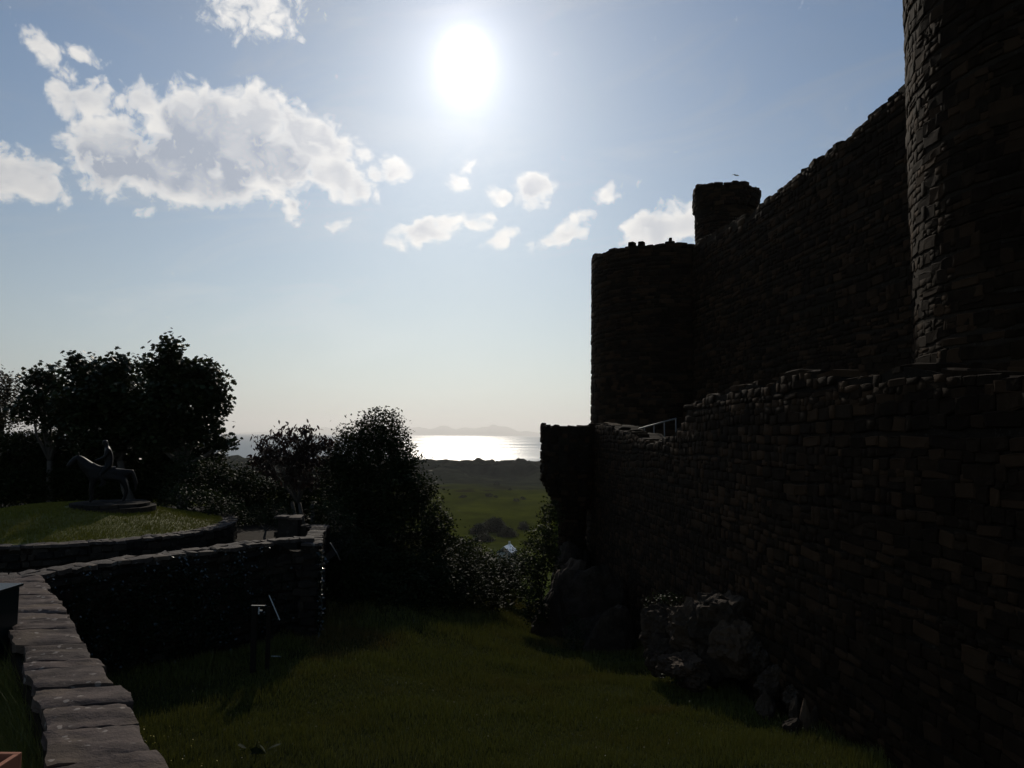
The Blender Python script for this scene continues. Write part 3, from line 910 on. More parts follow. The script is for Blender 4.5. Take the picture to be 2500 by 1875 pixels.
# ------------------------------------------------------------------ left side: near wall, curved wall, terrace, mound
def slab_piece(parent, quad, zt, th, seed, m=M_SLAB, name='coping_slab', n=9, rough=.02, drop=0.0):
    """irregular flat slab. quad: four plan corners (near-left, near-right, far-right, far-left)"""
    q = [np.array(c, dtype=float) for c in quad]
    V, F = [], []
    N, K = n, n
    rs = np.random.default_rng(seed)
    for i in range(N + 1):
        for j in range(K + 1):
            s, w = i / N, j / K
            p = (q[0] * (1 - s) + q[1] * s) * (1 - w) + (q[3] * (1 - s) + q[2] * s) * w
            jx = rough * 2.2 * float(vnoise(p[1] * 5.0 + seed, p[0] * 2, seed)) if i in (0, N) else 0
            jy = rough * 0.9 * float(vnoise(p[0] * 4.5, seed * 3.3, seed + 5)) if j in (0, K) else 0
            edge = 0.0
            if i in (0, N) or j in (0, K): edge = -.014 - .012 * abs(float(vnoise(p[0] * 9, p[1] * 9, seed)))
            z = zt + edge + .016 * float(fbm(p[0] * 1.4, p[1] * 6.0, 3, seed)) + .014 * round(float(fbm(p[0] * .9 + seed, p[1] * 4.0, 2, seed + 9)) * 1.6)
            V.append((p[0] + jx, p[1] + jy, z + drop * s))
    nt = len(V)
    rim = ([(i, 0) for i in range(N)] + [(N, j) for j in range(K)] + [(i, K) for i in range(N, 0, -1)] + [(0, j) for j in range(K, 0, -1)])
    for i in range(N):
        for j in range(K):
            a = i * (K + 1) + j
            F.append((a, a + K + 1, a + K + 2, a + 1))
    for i, j in rim:
        p = V[i * (K + 1) + j]
        V.append((p[0] + rs.uniform(-.02, .02), p[1] + rs.uniform(-.01, .01), p[2] - th * rs.uniform(.8, 1.1)))
    R_ = len(rim)
    for k in range(R_):
        a, b2 = rim[k], rim[(k + 1) % R_]
        F.append((a[0] * (K + 1) + a[1], nt + k, nt + (k + 1) % R_, b2[0] * (K + 1) + b2[1]))
    me = pymesh(name, V, F); me.set_sharp_from_angle(angle=R(38))
    return link(name, me, m, parent, True)

def near_wall():
    t = thing('parapet_wall', (-4.8, 8.6, 0), 'near stone parapet wall topped with broad lichen-spotted slate slabs', 'wall')
    Ry = np.array([4.6, 6.22, 7.19, 7.65, 8.64, 10.14, 13.08, 14.3]); Rx = np.array([-1.75, -2.72, -3.44, -3.77, -4.53, -5.70, -7.93, -8.85])
    Ly = np.array([4.6, 6.2, 7.17, 7.82, 8.46, 10.19, 13.08, 14.3]); Lx = np.array([-2.85, -3.72, -4.35, -4.79, -5.31, -6.60, -8.85, -9.75])
    rx = lambda y: float(np.interp(y, Ry, Rx)); lx = lambda y: float(np.interp(y, Ly, Lx))
    joints = [4.7, 5.4, 6.31, 6.99, 7.55, 8.04, 8.73, 9.02, 9.63, 10.39, 10.9, 11.34, 11.84, 12.5, 13.08, 13.6, 14.25]
    r = random.Random(3)
    for k in range(len(joints) - 1):
        a, b2 = joints[k] + .022, joints[k + 1] - .004
        sk = .10 + .22 * max(0, 1 - (a - 5) / 4)                     # joints fan a little round the bend
        jr, jl = r.uniform(-.06, .06), r.uniform(-.05, .05)
        dz = r.uniform(-.012, .014)
        slab_piece(t, [(lx(a) + jl - .0, a - sk * .1), (rx(a + sk) + jr, a + sk), (rx(b2 + sk) + jr, b2 + sk), (lx(b2) + jl, b2 - sk * .1)], 2.30 + dz, .11, 200 + k, n=10)
    n = 40
    ys = np.linspace(4.6, 14.2, n)
    path = [(rx(y) - .14, y) for y in ys]
    wall_core('wall_core', M_MORTAR, t, path, lambda u: -.6, lambda u: 2.17, .62, 1)
    # rubble on the ditch side
    p0, p1 = (rx(13.9) - .06, 13.9), (rx(4.8) - .06, 4.8)
    f, L = line_frame(p1, p0)
    def fr(u, v):
        y = 4.8 + u / L * 9.1
        d = Vector((rx(y + .3) - rx(y - .3), .6, 0)).normalized()
        return Vector((rx(y) - .05, y, v)), d * -1.0, Vector((d.y, -d.x, 0)), Vector((0, 0, 1))
    masonry('near', t, fr, L, lambda u: 2.1, M_RUBBLE, v0=-.3, seed=71, course=(.1, .24), width=(.2, .5), depth=.22, limit=120)
    # stones on the terrace side
    def fl(u, v):
        y = 4.8 + u / L * 9.1
        d = Vector((lx(y + .3) - lx(y - .3), .6, 0)).normalized()
        return Vector((lx(y) + .07, y, v)), d, Vector((-d.y, d.x, 0)), Vector((0, 0, 1))
    masonry('nearleft', t, fl, L, lambda u: 1.75, M_RUBBLE, v0=.6, seed=72, course=(.1, .24), width=(.2, .5), depth=.2, limit=20)
    # broken stones fallen at the foot of the wall in the corner of the view
    for k, (x, y, z, s) in enumerate(((-2.62, 6.75, 1.62, .26), (-2.42, 6.3, 1.45, .24), (-2.85, 7.1, 1.4, .22))):
        boulder('projecting_stone', (x, y, z), (s, s * .8, s * .6), 300 + k, None, m=M_RUBBLE, parent=t, sub=3, rot=k)
near_wall()

CURVE = [(-10.6, 13.25), (-9.7, 13.75), (-9.06, 14.0), (-8.75, 14.65), (-8.5, 15.3), (-8.1, 15.95), (-7.5, 16.75), (-6.85, 17.5), (-6.3, 18.3), (-5.85, 19.05), (-5.35, 19.4), (-4.85, 19.5)]
def smooth_path(pts, n):
    P = np.array(pts, dtype=float)
    for _ in range(3):
        Q = [P[0]]
        for i in range(len(P) - 1): Q += [P[i] * .75 + P[i + 1] * .25, P[i] * .25 + P[i + 1] * .75]
        Q.append(P[-1]); P = np.array(Q)
    s = np.concatenate([[0], np.cumsum(np.linalg.norm(np.diff(P, axis=0), axis=1))])
    u = np.linspace(0, s[-1], n)
    return np.stack([np.interp(u, s, P[:, 0]), np.interp(u, s, P[:, 1])], -1), s[-1]

def path_frame(P, L, side=-1):
    """frame along a plan path; the outward normal lies to the right (-1) or left (+1) of its direction"""
    s = np.linspace(0, L, len(P))
    def f(u, v):
        x, y = np.interp(u, s, P[:, 0]), np.interp(u, s, P[:, 1])
        d = np.array([np.interp(u + .2, s, P[:, 0]) - np.interp(u - .2, s, P[:, 0]), np.interp(u + .2, s, P[:, 1]) - np.interp(u - .2, s, P[:, 1])])
        d = d / (np.linalg.norm(d) + 1e-9)
        n = Vector((-d[1], d[0], 0)) * side; t = Vector((d[0], d[1], 0)) * side
        return Vector((x, y, v)), t, n, Vector((0, 0, 1))
    return f

def plan_stones(parent, P, L, width, z_at, seed, rows=2, step=(.2, .5), name='coping_stone', m=M_COPE, side=1, th=.09):
    """flat coping stones in rows along a path, lying across `width` to the inner side"""
    r = random.Random(seed)
    s = np.linspace(0, L, len(P))
    for row in range(rows):
        u = r.uniform(-.2, 0)
        while u < L:
            w = r.uniform(*step); a, b2 = max(u, 0) + .008, min(u + w, L) - .008; u += w
            if b2 - a < .06: continue
            o0, o1 = width * row / rows - .03 * (row == 0) + r.uniform(-.012, .01), width * (row + 1) / rows - .008
            c = []
            for q, oo in ((a, o0), (b2, o0), (b2, o1), (a, o1)):
                x, y = np.interp(q, s, P[:, 0]), np.interp(q, s, P[:, 1])
                dx = np.interp(q + .15, s, P[:, 0]) - np.interp(q - .15, s, P[:, 0]); dy = np.interp(q + .15, s, P[:, 1]) - np.interp(q - .15, s, P[:, 1])
                l = math.hypot(dx, dy) + 1e-9
                c.append((x - dy / l * oo * side + r.uniform(-.015, .015), y + dx / l * oo * side + r.uniform(-.015, .015)))
            slab_piece(parent, c, z_at((a + b2) / 2) + r.uniform(-.010, .012), th, seed * 100 + int(u * 50) + row, m, name, n=3, rough=.006)

def curved_wall():
    t = thing('curved_wall', (-7.5, 17, 0), 'long curved rubble retaining wall with ivy, below the mound', 'wall')
    P, L = smooth_path(CURVE, 90)
    top = lambda u: 2.30 - .25 * float(sstep(L - 1.25, L - .6, u))
    wall_core('wall_core', M_MORTAR, t, [tuple(p) for p in (P + np.array([-.02, .02]))], lambda u: -.6, lambda u: top(u) - .08, .5, 1)
    masonry('curve', t, path_frame(P, L, -1), L - .3, lambda u: top(u) - .1, M_RUBBLE, v0=-.3, seed=81, course=(.1, .27), width=(.16, .5), depth=.22, proud=.035)
    plan_stones(t, P, L - .9, .56, lambda u: top(u) + .01, 82, rows=2, step=(.18, .46), th=.09)
    # return wall running away from the corner
    t2 = thing('return_wall', (-4.7, 21, 0), 'short straight wall running back from the curved wall end, pale thin coping', 'wall')
    Q = np.array([(-4.92, 19.25), (-5.62, 23.0)]); Q = np.stack([np.interp(np.linspace(0, 1, 30), [0, 1], Q[:, 0]), np.interp(np.linspace(0, 1, 30), [0, 1], Q[:, 1])], -1)
    L2 = float(np.linalg.norm(Q[-1] - Q[0]))
    wall_core('wall_core', M_MORTAR, t2, [tuple(p) for p in (Q + np.array([-.05, 0]))], lambda u: -.8, lambda u: 2.14, .36, 1)
    masonry('return', t2, path_frame(Q, L2, -1), L2, lambda u: 2.1, M_RUBBLE, v0=-.5, seed=84, course=(.1, .22), width=(.16, .42), depth=.18, limit=60)
    plan_stones(t2, Q, L2, .42, lambda u: 2.22, 85, rows=1, step=(.10, .24), th=.07)
    endf, Le = line_frame((-5.1, 19.2), (-4.6, 19.2))
    def fe(u, v): return Vector((-5.36 + u, 19.18, v)), Vector((-1, 0, 0)), Vector((0, -1, 0)), Vector((0, 0, 1))
    masonry('end', t2, fe, .34, lambda u: 2.1, M_RUBBLE, v0=-.4, seed=86, course=(.1, .22), width=(.16, .4), depth=.18, limit=30)
    # low back wall of the little yard, with a capped pier
    t3 = thing('yard_wall', (-5.8, 23, 1.4), 'low back wall of the sunken yard with a slab-capped pier', 'wall')
    B = np.stack([np.linspace(-7.2, -5.66, 24), np.linspace(23.3, 23.1, 24)], -1)
    wall_core('wall_core', M_MORTAR, t3, [tuple(p) for p in B], lambda u: 1.0, lambda u: 2.1, .35, 1)
    masonry('yard', t3, path_frame(B + np.array([0, -.03]), 1.54, -1), 1.54, lambda u: 2.05, M_RUBBLE, v0=1.2, seed=87, course=(.1, .2), width=(.16, .4), depth=.16, limit=40)
    plan_stones(t3, B[9:], .95, .38, lambda u: 2.18, 88, rows=1, step=(.18, .4), th=.06)
    MB().box(-7.05, -6.45, 22.85, 23.35, 1.2, 2.42).build('pier', M_RUBBLE, t3, bevel=.02)
    slab_piece(t3, [(-7.15, 22.75), (-6.75, 22.75), (-6.75, 23.4), (-7.12, 23.4)], 2.50, .07, 880, M_COPE, 'cap_slab', n=4)
    slab_piece(t3, [(-6.73, 22.8), (-6.38, 22.78), (-6.38, 23.4), (-6.72, 23.4)], 2.48, .07, 881, M_COPE, 'cap_slab', n=4)
curved_wall()

def terrace():
    P, L = smooth_path(CURVE, 40)
    inner = [(p[0] - .38, p[1] + .38) for p in P[:-3]] + [(-5.2, 20.2), (-5.3, 23.2), (-6.0, 36), (-40, 40), (-40, 13.0)]
    z = 1.35
    tag(link('terrace', pymesh('terrace', [(x, y, z) for x, y in inner], [tuple(range(len(inner)))]), M_PAVE), 'paved terrace around the mound', kind='structure')
    # ground behind the near wall
    g = [(-2.9, 4.4), (-3.4, 6.2), (-5.0, 8.5), (-6.3, 10.2), (-8.6, 13.1), (-9.6, 14.2), (-30, 14.4), (-30, 4.4)]
    tag(link('path', pymesh('path', [(x, y, 1.55) for x, y in g[:6]] + [(x - 1.1, y, .8) for x, y in g[:6]] + [(-30, 14.4, .8), (-30, 4.4, .8)], [(k, k + 1, k + 7, k + 6) for k in range(5)] + [(6, 7, 8, 9, 10, 11, 12, 13)]), M_GROUND), 'shaded ground behind the near parapet wall', kind='structure')
    bank = pymesh('bank', [(-6.0, 36, 1.34), (-40, 40, 1.34), (-60, 90, -17), (-8, 90, -19)], [(0, 1, 2, 3)])
    tag(link('terrain', bank, M_GROUND), 'slope falling away behind the terrace trees', kind='structure')
terrace()

MC = (-13.8, 23.8)
def mound():
    cx, cy = MC
    t = thing('mound_ring_wall', (cx, cy, 1.35), 'low circular stone kerb wall holding a turf mound', 'wall')
    ang = np.linspace(R(180), R(180 + 360), 120)
    P = np.stack([cx + 4.85 * np.cos(ang), cy + 4.85 * np.sin(ang)], -1); L = 2 * math.pi * 4.85
    wall_core('wall_core', M_MORTAR, t, [(cx + 4.79 * math.cos(a), cy + 4.79 * math.sin(a)) for a in ang], lambda u: 1.2, lambda u: 2.03, .42, 1)
    masonry('ring', t, path_frame(P, L, -1), L * .56, lambda u: 2.0, M_RUBBLE, v0=1.3, seed=91, course=(.09, .2), width=(.15, .42), depth=.18, limit=200)
    plan_stones(t, P, L, .5, lambda u: 2.11, 92, rows=2, step=(.2, .45), th=.08)
    # turf
    rr = np.linspace(0, 4.5, 30); aa = np.linspace(0, 2 * math.pi, 80, endpoint=False)
    A, Rr = np.meshgrid(aa, rr, indexing='ij')
    Z = mound_z(Rr) + .02 * fbm(Rr * np.cos(A) * 1.2, Rr * np.sin(A) * 1.2, 3, 6)
    o = link('turf_mound', grid_mesh('turf_mound', np.stack([cx + Rr * np.cos(A), cy + Rr * np.sin(A), Z], -1), True), M_LAWN, smooth=True)
    tag(o, 'rounded grassy mound under the statue', 'mound')
    # round plinth of slabs
    pl = thing('plinth', (cx + 1.1, cy + .1, 2.6), 'round flat stone plinth on top of the mound', 'plinth')
    for k, (rad, z0, z1) in enumerate(((1.32, 2.50, 2.66), (1.14, 2.662, 2.77))):
        n = 14
        for i in range(n):
            a0, a1 = 2 * math.pi * i / n + .012, 2 * math.pi * (i + 1) / n - .012
            V = []
            for z in (z0, z1 - .006 * ((i * 7 + k) % 3)):
                for a, q in ((a0, .0), (a0, rad), ((a0 + a1) / 2, rad * 1.01), (a1, rad)):
                    V.append((cx + 1.1 + math.cos(a) * q, cy + .1 + math.sin(a) * q, z))
            link('plinth_slab', pymesh('plinth_slab', V, [(3, 2, 1, 0), (4, 5, 6, 7), (1, 2, 6, 5), (2, 3, 7, 6), (0, 1, 5, 4), (3, 0, 4, 7)]), M_RUBBLE, pl)
def mound_z(r): return 2.06 + .60 * (1 - sstep(.9, 4.9, r)) + .0 * r
mound()

# ------------------------------------------------------------------ statue: plain bronze rider on a standing horse
def skin_mesh(name, joints, bones, m, parent, sub=2):
    """one continuous surface grown round a skeleton. joints: name -> (point, radius)"""
    names = list(joints); ix = {k: i for i, k in enumerate(names)}
    me = bpy.data.meshes.new(name)
    me.from_pydata([tuple(joints[k][0]) for k in names], [(ix[a], ix[c]) for a, c in bones], [])
    o = link(name, me, m, parent)
    o.modifiers.new('skin', 'SKIN').use_smooth_shade = True
    lay = me.skin_vertices[0] if len(me.skin_vertices) else None
    if lay is None:
        bpy.context.view_layer.objects.active = o
        bpy.ops.mesh.customdata_skin_add(); lay = me.skin_vertices[0]
    for k in names:
        rad = joints[k][1]
        lay.data[ix[k]].radius = (rad, rad) if not hasattr(rad, '__len__') else rad
    lay.data[0].use_root = True
    md = o.modifiers.new('sub', 'SUBSURF'); md.levels = sub; md.render_levels = sub
    return o

def statue():
    base = Vector((MC[0] + 1.0, MC[1] + .1, 2.77))
    t = thing('statue', tuple(base), 'dark bronze statue of a rider on a standing horse', 'statue')
    M = Matrix.Translation(base) @ Matrix.Rotation(R(205), 4, 'Z') @ Matrix.Scale(.80, 4)
    def W(x, y, z): return M @ Vector((x, y, z))
    H = {'chest': (W(.5, 0, 1.15), .30 * .8), 'belly': (W(0, 0, 1.1), .29 * .8), 'rump': (W(-.52, 0, 1.2), .30 * .8), 'tail0': (W(-.82, 0, 1.2), .07), 'tail1': (W(-.98, 0, .75), .06), 'tail2': (W(-.95, 0, .4), .02),
         'neck0': (W(.78, 0, 1.42), .25 * .8), 'neck1': (W(.98, 0, 1.66), .19 * .8), 'poll': (W(1.12, 0, 1.78), .14 * .8), 'nose': (W(1.36, 0, 1.5), .10 * .8), 'muzzle': (W(1.44, 0, 1.38), .08 * .8)}
    B = [('belly', 'chest'), ('belly', 'rump'), ('rump', 'tail0'), ('tail0', 'tail1'), ('tail1', 'tail2'), ('chest', 'neck0'), ('neck0', 'neck1'), ('neck1', 'poll'), ('poll', 'nose'), ('nose', 'muzzle')]
    for s, q in (('l', 1), ('r', -1)):
        H['sh' + s] = (W(.52, .14 * q, .9), .13 * .8); H['kn' + s] = (W(.58, .15 * q, .55), .085 * .8); H['pa' + s] = (W(.56, .15 * q, .16), .06 * .8); H['ho' + s] = (W(.6, .15 * q, .03), .06 * .8)
        H['st' + s] = (W(-.5, .15 * q, .9), .15 * .8); H['hk' + s] = (W(-.66, .15 * q, .5), .09 * .8); H['hp' + s] = (W(-.6, .15 * q, .16), .06 * .8); H['hh' + s] = (W(-.55, .15 * q, .03), .06 * .8)
        B += [('chest', 'sh' + s), ('sh' + s, 'kn' + s), ('kn' + s, 'pa' + s), ('pa' + s, 'ho' + s), ('rump', 'st' + s), ('st' + s, 'hk' + s), ('hk' + s, 'hp' + s), ('hp' + s, 'hh' + s)]
    H = {'belly': H.pop('belly'), **H}
    skin_mesh('horse', H, B, M_BRONZE, t)
    for q in (1, -1):
        MB().tube([W(1.08, .05 * q, 1.84), W(1.08, .06 * q, 1.98)], [.03, .006], 6).build('ear', M_BRONZE, t, True)
    S = {'hip': (W(0, 0, 1.48), .21 * .8), 'waist': (W(.02, 0, 1.7), .20 * .8), 'chest': (W(.06, 0, 1.98), .24 * .8), 'neck': (W(.12, 0, 2.2), .07 * .8), 'head': (W(.18, 0, 2.34), .125 * .8), 'crown': (W(.19, 0, 2.46), .105 * .8)}
    C = [('hip', 'waist'), ('waist', 'chest'), ('chest', 'neck'), ('neck', 'head'), ('head', 'crown')]
    for s, q in (('l', 1), ('r', -1)):
        S['s' + s] = (W(.05, .22 * q, 2.06), .10 * .8); S['e' + s] = (W(.14, .3 * q, 1.78), .075 * .8); S['w' + s] = (W(.42, .12 * q, 1.66), .042 * .8); S['f' + s] = (W(.5, .08 * q, 1.64), .035 * .8)
        S['h' + s] = (W(.02, .2 * q, 1.42), .12 * .8); S['k' + s] = (W(.3, .36 * q, 1.1), .08 * .8); S['a' + s] = (W(.14, .36 * q, .72), .05 * .8); S['t' + s] = (W(.32, .37 * q, .66), .045 * .8)
        C += [('chest', 's' + s), ('s' + s, 'e' + s), ('e' + s, 'w' + s), ('w' + s, 'f' + s), ('hip', 'h' + s), ('h' + s, 'k' + s), ('k' + s, 'a' + s), ('a' + s, 't' + s)]
    skin_mesh('rider', S, C, M_BRONZE, t)
statue()

# ------------------------------------------------------------------ small things on the left
def small_things():
    # tall dark green cabinet beyond the wall
    t = thing('cabinet', (-8.0, 10.9, .8), 'dark green metal cabinet with a glossy sloping top behind the near wall', 'cabinet')
    c = sight(48, 1440, 10.3); x1, zt = c[0] - .27, c[2]
    F = box_verts(0, 1, 0, 1, 0, 1)[1]
    MB().box(x1 - 2.4, x1, 10.3, 10.72, .8, zt - .04).build('body', M_CABINET, t, bevel=.015)
    MB().box(x1 - 2.45, x1 + .03, 10.26, 10.76, zt - .038, zt).build('lid', M_CABINET, t, bevel=.008)
    for x in (1.9, 1.25, .6):
        MB().box(x1 - x - .012, x1 - x + .012, 10.285, 10.302, .95, zt - .15).build('seam', M_CABINET, t)
    # terracotta planter
    p = sight(50, 1838, 5.75)
    t = thing('planter', (p[0] - .3, p[1], .8), 'terracotta planter with green leaves at the bottom left corner', 'planter')
    x1, y0, zt = p[0], p[1], p[2]
    for nm, b in (('side', (x1 - .62, x1, y0 - .34, y0 - .30)), ('side', (x1 - .62, x1, y0 - .02, y0 + .02)), ('side', (x1 - .04, x1 + .001, y0 - .299, y0 - .021)), ('side', (x1 - .621, x1 - .58, y0 - .299, y0 - .021))):
        MB().box(b[0], b[1], b[2], b[3], zt - .32, zt).build(nm, M_TERRA, t, bevel=.008)
    MB().box(x1 - .6, x1 - .02, y0 - .32, y0, .8, zt - .06).build('soil', M_WOOD, t)
    V, L, T, A = leaves_arrays(np.array([[x1 - .3 + rng.uniform(-.22, .1), y0 - .16 + rng.uniform(-.1, .1), zt + .02 + abs(rng.normal(0, .05))] for _ in range(160)]), .06, 'simple', 9)
    link('leaves', npmesh('leaves', V, L, T, A), M_SHRUB, t)
    # information sign seen edge-on in the ditch
    c = sight(622, 1640, 16.1)
    t = thing('sign_post', (c[0], c[1], float(gz(c[0], c[1]))), 'slanted panel sign on dark posts in front of the curved wall', 'sign')
    g = float(gz(c[0], c[1]))
    top = sight(622, 1478, 16.1)
    MB().box(top[0] - .05, top[0] + .05, 16.05, 16.15, g - .2, top[2]).build('post', M_WOOD, t, bevel=.006)
    MB().box(top[0] + .22, top[0] + .30, 16.2, 16.28, g - .2, top[2] - .05).build('post', M_WOOD, t, bevel=.006)
    MB().box(top[0] - .055, top[0] + .26, 16.03, 16.08, top[2] + .002, top[2] + .012).build('crossbar', M_GALV, t)
    a, b2 = sight(657, 1453, 16.1), sight(683, 1514, 16.0)
    d = Vector(b2 - a); nrm = Vector((0, 1, 0)); side = d.normalized().cross(nrm).normalized()
    pan = []
    for s in (-.012, .012):
        for q, k in ((a, 0), (b2, 0), (b2, 1), (a, 1)):
            pan.append(Vector(q) + side * s + (Vector(q) - Vector((0, 0, CZ))).normalized() * .72 * k)
    MB().add(pan, F).build('panel', M_PALE, t)
    e = sight(634, 1490, 16.06)
    MB().box(e[0] - .012, e[0] + .012, 16.0, 16.03, e[2] - .07, e[2] + .07).box(e[0] + .0121, e[0] + .07, 16.0, 16.03, e[2] - .012, e[2] + .018).build('bracket', M_PALE, t)
    # little pale plate on a low block
    q = sight(674, 1603, 17.4)
    t = thing('marker', (q[0], q[1], float(gz(q[0], q[1]))), 'small pale plate on a low block in the grass beside the sign', 'marker')
    g = float(gz(q[0], q[1]))
    MB().box(q[0] - .07, q[0] + .07, 17.32, 17.5, g - .1, q[2] - .02).build('block', M_WOOD, t, bevel=.01)
    Mx = Matrix.Translation(q) @ Matrix.Rotation(R(-20), 4, 'X')
    MB().box(-.085, .085, -.1, .1, -.012, .012, M=Mx).build('plate', M_PALE, t)
    # stick leaning by the return wall
    s0, s1 = sight(822, 1350, 21.0), sight(805, 1324, 21.0)
    o = MB().tube([s0 + np.array([.1, 0, -.2]), s0, s1], [.02, .02, .015], 6).build('stick', M_GALV, None, True)
    tag(o, 'thin pale stick leaning beside the end of the return wall', 'stick')

# ------------------------------------------------------------------ foliage
def leaf_shape(kind):
    if kind == 'sycamore':
        a = [(0, 0), (.30, .02), (.50, .28), (.30, .38), (.44, .72), (.16, .66), (0, 1.0), (-.16, .66), (-.44, .72), (-.30, .38), (-.50, .28), (-.30, .02)]
        return np.array([(x, y - .1, -.18 * abs(x)) for x, y in a])
    if kind == 'long':
        return np.array([(0, 0, 0), (.22, .4, -.03), (.18, .8, -.10), (0, 1.25, -.28), (-.18, .8, -.10), (-.22, .4, -.03)])
    if kind == 'ivy':
        return np.array([(0, 0, 0), (.42, .05, -.06), (.30, .45, 0), (0, .95, -.1), (-.30, .45, 0), (-.42, .05, -.06)])
    return np.array([(0, 0, 0), (.30, .42, -.06), (0, 1.0, -.16), (-.30, .42, -.06)])

def leaves_arrays(C, size, kind, seed, up=0.5, droop=0.0, face=None):
    """one small polygon per leaf centre, random attitude. returns flat mesh arrays"""
    rs = np.random.default_rng(seed)
    n = len(C); S = leaf_shape(kind); k = len(S)
    nrm = rs.normal(size=(n, 3)); nrm /= np.linalg.norm(nrm, axis=1)[:, None]
    nrm[:, 2] = np.abs(nrm[:, 2]) + up
    if face is not None: nrm = nrm * .55 + face
    nrm /= np.linalg.norm(nrm, axis=1)[:, None]
    t = rs.normal(size=(n, 3)); t[:, 2] -= droop
    t -= nrm * np.sum(t * nrm, 1)[:, None]; t /= np.linalg.norm(t, axis=1)[:, None] + 1e-9
    b = np.cross(t, nrm)
    sz = size * rs.uniform(.6, 1.25, n)
    V = C[:, None, :] + sz[:, None, None] * (S[None, :, 0, None] * b[:, None, :] + (S[None, :, 1, None] - .4) * t[:, None, :] + S[None, :, 2, None] * nrm[:, None, :])
    return V.reshape(-1, 3), np.arange(n * k), np.full(n, k), np.repeat(rs.random(n), k)

def clump_points(lobes, per_m2, leaves, rc, seed, inner=.25, spiky=.25):
    """leaf positions in many small clumps over the surface of a set of ellipsoids (and some inside)"""
    rs = np.random.default_rng(seed)
    out, heads = [], []
    for (c, rad) in lobes:
        c = np.array(c); rad = np.array(rad)
        area = 4 * math.pi * ((rad[0] * rad[1]) ** 1.6 / 3 + (rad[0] * rad[2]) ** 1.6 / 3 + (rad[1] * rad[2]) ** 1.6 / 3) ** (1 / 1.6)
        nc = max(6, int(area * per_m2))
        d = rs.normal(size=(nc, 3)); d /= np.linalg.norm(d, axis=1)[:, None]
        q = rs.uniform(.80, 1.0, nc)
        ins = rs.random(nc) < inner; q[ins] = rs.uniform(.25, .8, ins.sum())
        sp = rs.random(nc) < spiky; q[sp & ~ins] += rs.uniform(0, .18, (sp & ~ins).sum())
        hc = c + d * rad * q[:, None]
        heads.append(hc)
        m = rs.poisson(leaves, nc) + 3
        idx = np.repeat(np.arange(nc), m)
        sc = rc * rs.uniform(.6, 1.3, nc)[idx][:, None]
        p = hc[idx] + rs.normal(size=(len(idx), 3)) * sc * np.array([.62, .62, .5])
        out.append(p)
    return np.vstack(out), np.vstack(heads)

def plant(name, label, cat, lobes, leaf, size, kind, seed, base=None, trunk=.18, per_m2=5, leaves=14, rc=.34, group=None, limbs=True, up=.5, droop=0.0, inner=.25, spiky=.25, twigs=60, crown='crown', stems=1):
    """lobes: list of (centre, radii). A woody plant: trunk with limbs and a crown of single leaves in clumps."""
    r = random.Random(seed)
    cs = np.array([l[0] for l in lobes])
    if base is None: base = (float(cs[:, 0].mean()), float(cs[:, 1].mean()), float(gz(cs[:, 0].mean(), cs[:, 1].mean())))
    t = thing(name, base, label, cat, group)
    P, heads = clump_points(lobes, per_m2, leaves, rc, seed, inner, spiky)
    V, L, T, A = leaves_arrays(P, size, kind, seed + 1, up, droop)
    link(crown, npmesh(crown, V, L, T, A), leaf, t)
    if limbs:
        mb = MB()
        B = Vector(base); low = min(c[2] - l[1][2] for c, l in zip(cs, lobes)); mid = Vector(cs.mean(0))
        fork = B.lerp(Vector((mid.x, mid.y, mid.z)), .45)
        for s in range(stems):
            o = Vector((r.uniform(-.35, .35), r.uniform(-.2, .2), 0)) if stems > 1 else Vector((0, 0, 0))
            k = B.lerp(fork, .5) + Vector((r.uniform(-.1, .1), r.uniform(-.1, .1), 0)) + o * 1.4
            mb.tube([B - Vector((0, 0, .3)) + o, B + Vector((0, 0, .15)) + o, k, fork + o * 1.8], [trunk * 1.35, trunk, trunk * .85, trunk * .62], 9)
        for (c, rad) in lobes:
            c = Vector(c)
            m1 = fork.lerp(c, .55) + Vector((r.uniform(-.15, .15), r.uniform(-.15, .15), -.1))
            mb.tube([fork, m1, c], [trunk * .5, trunk * .34, trunk * .16], 6)
            hs = heads[np.linalg.norm(heads - np.array(c), axis=1) < max(rad) * 1.35]
            for h in (hs[:: max(1, len(hs) * len(lobes) // twigs)] if len(hs) else []):
                h = Vector(h); a = c.lerp(m1, r.uniform(0, .5))
                mb.tube([a, a.lerp(h, .55) + Vector((0, 0, r.uniform(-.08, .1))), h], [trunk * .15, trunk * .09, trunk * .03], 4, cap=False)
        mb.build('trunk', M_BARK, t, True)
    return t

def lobe(px, py, Y, rpx, rpz=None, ry=None):
    """ellipsoid centred on a sight line; half width and half height given in photo pixels"""
    c = sight(px, py, Y); k = Y / FPX
    rz = (rpz if rpz is not None else rpx) * k
    return (tuple(c), (rpx * k, ry if ry is not None else (rpx * k + rz) * .5, rz))

small_things()

